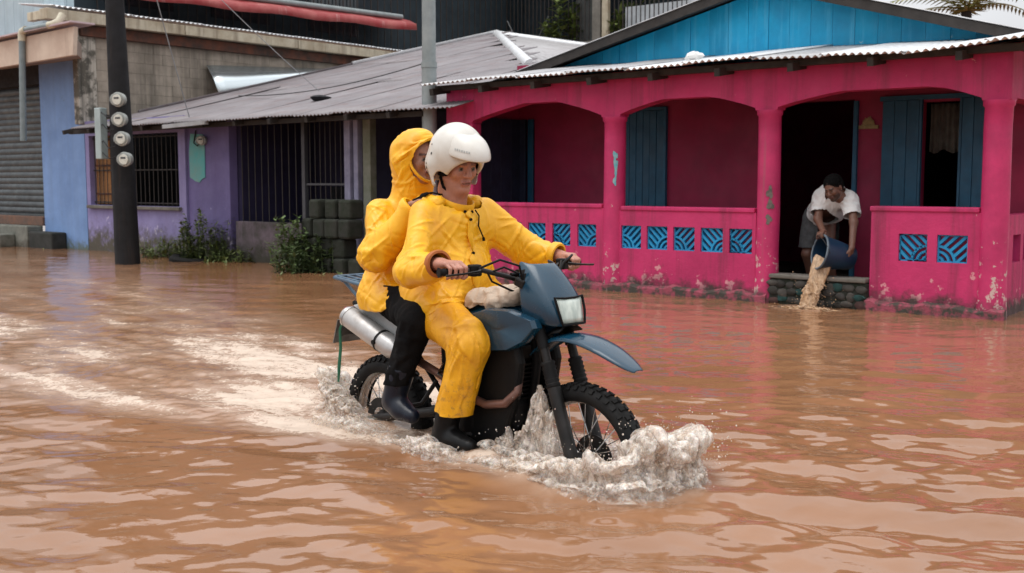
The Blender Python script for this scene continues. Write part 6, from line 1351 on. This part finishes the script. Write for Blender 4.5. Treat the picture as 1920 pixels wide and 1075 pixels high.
# unit drop of 24 quads
_g = []
for ax in range(3):
    for sg in (-1,1):
        for i in (-1,0):
            for j in (-1,0):
                qd = []
                for (a,b) in ((i,j),(i+1,j),(i+1,j+1),(i,j+1)):
                    p = [0,0,0]; p[ax] = sg; p[(ax+1)%3] = a; p[(ax+2)%3] = b; qd.append(np.array(p)/np.linalg.norm(p))
                _g.append(qd if sg>0 else qd[::-1])
DROP = np.array(_g).reshape(-1,3)
def drops(P, rad, stretch=None):
    V = (P[:,None,:]+DROP[None]*np.asarray(rad)[:,None,None]*np.array([1,1,1.25])).reshape(-1,3); return V, np.arange(len(V)).reshape(-1,4)
def b2w(p): 
    p = np.asarray(p); c,s = math.cos(BA),math.sin(BA); return np.stack([BO.x+p[:,0]*c-p[:,1]*s, BO.y+p[:,0]*s+p[:,1]*c, p[:,2]-.0],1)   # z from the water surface
t = NT('splash_water'); co = t.co(); f1 = t.noise(22,9,.8,t.co((1,1,.6)),.36,.56); t.l(t.mix(f1,(.47,.325,.215),(.88,.82,.75)),t.b.inputs['Base Color']); t.l(t.rng(f1,0,1,.06,.22),t.b.inputs['Roughness']); t.b.inputs['IOR'].default_value = 1.33; t.b.inputs['Subsurface Weight'].default_value = .3; t.b.inputs['Subsurface Radius'].default_value = (.02,.014,.01); t.bump(t.noise(45,5,.6,co,0,1),.22,.008); al_ = t.noise(30,8,.72,t.co((1,1,.7)),.36,.60,a=.04,b=.92); t.l(t.math('MULTIPLY',al_,t.rng(t.z(),.0,.06,.35,1)),t.b.inputs['Alpha']); m_splash = t.m
pr_ = np.random.default_rng(23)
def make_splash(name, pts, rad, dpts, drad, h, label):
    V,F = blob_mesh(pts,rad,h); V = relax(V,F,1,.3)
    if len(dpts): v2,f2 = drops(np.asarray(dpts),drad); F = np.concatenate([F,f2+len(V)]); V = np.concatenate([V,v2])
    o = np_mesh(name,b2w(V),F,m_splash,None); tag(o,label,'splash',kind='stuff'); return o
def fbm3(P,sc,o,sd,g=.55): return (fbm(P[:,0]*sc+P[:,2]*sc*.71,P[:,1]*sc+P[:,2]*sc*.53,o,sd,g)+fbm(P[:,1]*sc-P[:,2]*sc*.67+31,P[:,0]*sc*.8+P[:,2]*sc*.9,o,sd+7,g))*.7
def froth(line, Hf, out_w, in_w, cen, seed, amp=.034, curl=.05, ns=220, nu=64):
    "a ragged crest of broken water along a line; the profile runs from the outer foot over the crest to the inner foot"
    line = np.array(line); sl_ = np.concatenate([[0],np.cumsum(np.hypot(*np.diff(line,axis=0).T))]); S = np.linspace(0,sl_[-1],ns); x = np.interp(S,sl_,line[:,0]); y = np.interp(S,sl_,line[:,1])
    k = np.ones(9)/9; xs_ = np.convolve(np.pad(x,4,'edge'),k,'valid'); ys_ = np.convolve(np.pad(y,4,'edge'),k,'valid'); tx,ty = np.gradient(xs_),np.gradient(ys_); L_ = np.hypot(tx,ty); nxv,nyv = ty/L_,-tx/L_
    if cen is not None: sg = np.sign(nxv*(xs_-cen[0])+nyv*(ys_-cen[1])); sg = 1. if sg.mean()>0 else -1.; nxv,nyv = nxv*sg,nyv*sg
    f = S/S[-1]; H = np.interp(f,*Hf)*(1+.35*fbm(S*7+seed,S*0+3,3,seed)+.42*fbm(S*26+seed,S*0+5,3,seed+3)+.30*fbm(S*70+seed,S*0+9,2,seed+5)); U = np.linspace(0,1,nu)
    ou = np.interp(U,[0,.15,.3,.42,.52,.6,.75,1],[out_w,out_w*.72,out_w*.62,out_w*.62+curl,out_w*.40+curl,out_w*.12,-in_w*.55,-in_w]); zu = np.interp(U,[0,.15,.3,.42,.52,.6,.75,1],[-.10,.22,.62,.86,1.0,.90,.40,-.10])
    V = np.stack([(xs_[:,None]+nxv[:,None]*ou[None]*(.5+.5*(H/H.max()))[:,None]),(ys_[:,None]+nyv[:,None]*ou[None]*(.5+.5*(H/H.max()))[:,None]),H[:,None]*zu[None]-.006],-1).reshape(-1,3)
    I_ = np.arange(ns*nu).reshape(ns,nu); F = np.stack([I_[:-1,:-1],I_[1:,:-1],I_[1:,1:],I_[:-1,1:]],-1).reshape(-1,4)
    G = V.reshape(ns,nu,3); N_ = np.cross(np.gradient(G,axis=0).reshape(-1,3),np.gradient(G,axis=1).reshape(-1,3)); N_ /= np.linalg.norm(N_,axis=1)[:,None]+1e-9
    if N_[I_[ns//2,nu//4]]@np.array((nxv[ns//2],nyv[ns//2],.3))<0: N_ = -N_; F = F[:,::-1]
    rel = np.clip(np.repeat(H,nu)/max(H.max(),1e-6),.25,1); SS,UU = np.repeat(S,nu),np.tile(U,ns); w1 = .45*(1-np.abs(fbm3(V,8,4,seed+11,.55))*2.4)+.75*(1-np.abs(fbm(SS*15+2*UU,UU*2.6+SS*3,4,seed+13,.55))*2.4); w2 = .3*(1-np.abs(fbm3(V,26,3,seed+23,.5))*2.2)+.9*(1-np.abs(fbm(SS*46+4*UU,UU*6+SS*5,3,seed+29,.55))*2.2)
    d = amp*rel*(w1*.75+w2*.40-.45); V = V+N_*d[:,None]+np.stack([fbm3(V,15,3,seed+41),fbm3(V,15,3,seed+43),fbm3(V,15,3,seed+47)*.6],1)*(.35*amp*rel)[:,None]
    return relax(V,F,3,.5),F
def merge(L):
    Vs,Fs,n = [],[],0
    for v,f in L: Vs.append(v); Fs.append(f+n); n += len(v)
    return np.concatenate(Vs),np.concatenate(Fs)
def spray(src, n, up, outv, size, seed, nchain=(2,6)):
    "short filaments and drops leaving the points of a crest"
    r_ = np.random.default_rng(seed); P,Rd = [],[]
    for i in range(n):
        p = src[r_.integers(len(src))].copy(); d = np.array(outv)*r_.uniform(-.2,1.)+r_.normal(0,.45,3)+np.array((0,0,up)); d /= np.linalg.norm(d); r = size*r_.uniform(.5,1.3); p = p-d*r
        for k in range(r_.integers(*nchain)): P.append(p.copy()); Rd.append(r); p = p+d*r*1.25; d = d+np.array((0,0,-.13))+r_.normal(0,.09,3); r *= r_.uniform(.72,.98)
    return blob_mesh(P,Rd,.0040,.25)
def loose(src, n, spread, seed, rmin=.0012, rmax=.004):
    r_ = np.random.default_rng(seed); P = src[r_.integers(len(src),size=n)]+r_.normal(0,1,(n,3))*np.array(spread); P[:,2] = np.abs(P[:,2]); return drops(P,r_.uniform(rmin,1,n)**3*(rmax-rmin)+rmin)
def thrown(name, L, label, m_=None): V,F = merge(L); o = np_mesh(name,b2w(V),F,m_ or m_splash,None); tag(o,label,'splash',kind='stuff')
# front wheel: a curling bow of broken water, a lower lip outside it, and the sheet flung back onto the engine
bow = froth(RIDGE,([0,.2,.4,.55,.68,.8,1],[.02,.045,.085,.15,.20,.15,.05]),.13,.16,(.72,0),3,.058,.05,460,130)
lip_ = froth(RIDGE*1.0+np.array((.05,-.03)),([0,.3,.6,.8,1],[.01,.028,.055,.045,.02]),.16,.10,(.72,0),9,.040,.03,400,70)
fill = froth([(.25,-.16),(.45,-.17),(.65,-.18),(.85,-.14),(1.0,0),(.85,.16),(.6,.2)],([0,.5,1],[.05,.075,.05]),.12,.12,(.72,0),15,.034,.02,220,48)
sheet_ = froth([(.60,-.04),(.52,-.07),(.43,-.09),(.34,-.11),(.26,-.14)],([0,.25,.6,1],[.30,.27,.14,.05]),.05,.05,(.4,.3),21,.040,.01,140,60)
veil = froth(RIDGE,([0,.2,.4,.55,.68,.8,1],[.02,.05,.10,.18,.235,.17,.05]),.17,.13,(.72,0),27,.062,.07,420,120)
crest = bow[0][bow[0][:,2]>.075]; outd = (.5,-.35,0)
thrown('splash',[bow,veil,lip_,fill,sheet_,spray(crest,520,.6,outd,.0040,31,(3,9)),spray(lip_[0],160,.35,(.2,-.5,0),.0036,33),spray(sheet_[0],140,.2,(-.6,-.2,0),.004,35),loose(crest,1300,(.08,.08,.06),37),loose(sheet_[0],200,(.05,.05,.06),39)],'foaming bow splash curling up in front of the front wheel')
# rear wheel and the churn beside the boots
rear = froth([(-.62,-.14),(-.80,-.17),(-.98,-.13),(-1.10,-.03),(-1.12,.10),(-1.0,.2)],([0,.2,.45,.7,1],[.02,.07,.19,.14,.03]),.12,.14,(-.75,.05),51,.058,.05,320,100)
side_ = froth([(-.95,-.34),(-.7,-.31),(-.4,-.30),(-.1,-.33),(.15,-.36),(.35,-.30)],([0,.12,.3,.45,.6,.8,1],[.0,.035,.05,.018,.03,.055,.02]),.12,.16,(0,.5),57,.042,.02,420,70)
rc = rear[0][rear[0][:,2]>.06]
thrown('splash',[rear,side_,spray(rc,420,.6,(-.7,-.1,0),.004,61,(3,9)),spray(side_[0],160,.3,(-.4,-.4,0),.0036,63),loose(rc,420,(.09,.07,.08),65),loose(side_[0],260,(.06,.05,.03),67)],'churned spray thrown up behind the rear wheel and beside the boots')
# water poured from the bucket, and where it lands
def h2b(P): 
    P = np.asarray(P); w = np.stack([HO.x+P[:,0]*HEX.x+P[:,1]*HEY.x,HO.y+P[:,0]*HEX.y+P[:,1]*HEY.y,P[:,2]],1); bx,by = bike_xy(w[:,0],w[:,1]); return np.stack([bx,by,w[:,2]],1)
ns,nu = 90,40; T_ = np.linspace(0,1,ns)[:,None]; A_ = np.linspace(0,2*math.pi,nu,endpoint=False)[None]; wd = np.interp(T_,[0,.12,.5,1],[.095,.105,.085,.075]); dpth = np.interp(T_,[0,.2,1],[.02,.032,.028])
cx_ = 2.56-.075*T_-.035*T_**2; cy_ = .0-.10*T_-.06*T_**2; cz_ = .475-.04*T_-.46*T_**1.35
PV = np.stack([cx_+wd*np.cos(A_),cy_+dpth*np.sin(A_)-.02*np.cos(A_)*(1-T_),cz_-.045*np.cos(A_)*(1-T_)+0*A_],-1).reshape(-1,3)
PV = PV+np.stack([fbm3(PV*np.array((1,1,.35)),22,4,71),fbm3(PV*np.array((1,1,.35)),22,4,73),fbm3(PV,14,3,75)*.5],1)*(.010+.034*np.repeat(np.linspace(0,1,ns),nu)**2)[:,None]
I_ = np.arange(ns*nu).reshape(ns,nu); J_ = np.roll(I_,-1,axis=1); PF = np.stack([I_[:-1],J_[:-1],J_[1:],I_[1:]],-1).reshape(-1,4)
base_ = froth([(2.12,-.24),(2.3,-.27),(2.45,-.29),(2.62,-.26),(2.9,-.22)],([0,.3,.5,.7,1],[.0,.02,.04,.02,.0]),.11,.10,(2.45,.3),81,.032,.02,240,60)
low = PV[PV[:,2]<.25]
sp1 = spray(low,160,-.2,(-.2,-.4,0),.0065,83); sp2 = loose(low,160,(.12,.10,.08),85,.002,.006)
t = NT('poured_muddy_water'); t.l(t.mix(t.noise(14,6,.7,t.co((1,1,.3)),.36,.62),(.40,.235,.12),(.62,.44,.29)),t.b.inputs['Base Color']); t.l(t.noise(26,6,.7,t.co((1,1,.25)),.30,.55,a=.25,b=1.),t.b.inputs['Alpha']); t.b.inputs['Roughness'].default_value = .12; t.b.inputs['IOR'].default_value = 1.33; t.bump(t.noise(40,4,.6,t.co((1,1,.25)),0,1),.4,.008)
V,F = merge([(PV,PF),base_,sp1,sp2]); o = np_mesh('poured_water',b2w(h2b(V)),F,t.m,None); tag(o,'stream of brown water pouring from the blue bucket into the flood','water',kind='stuff')
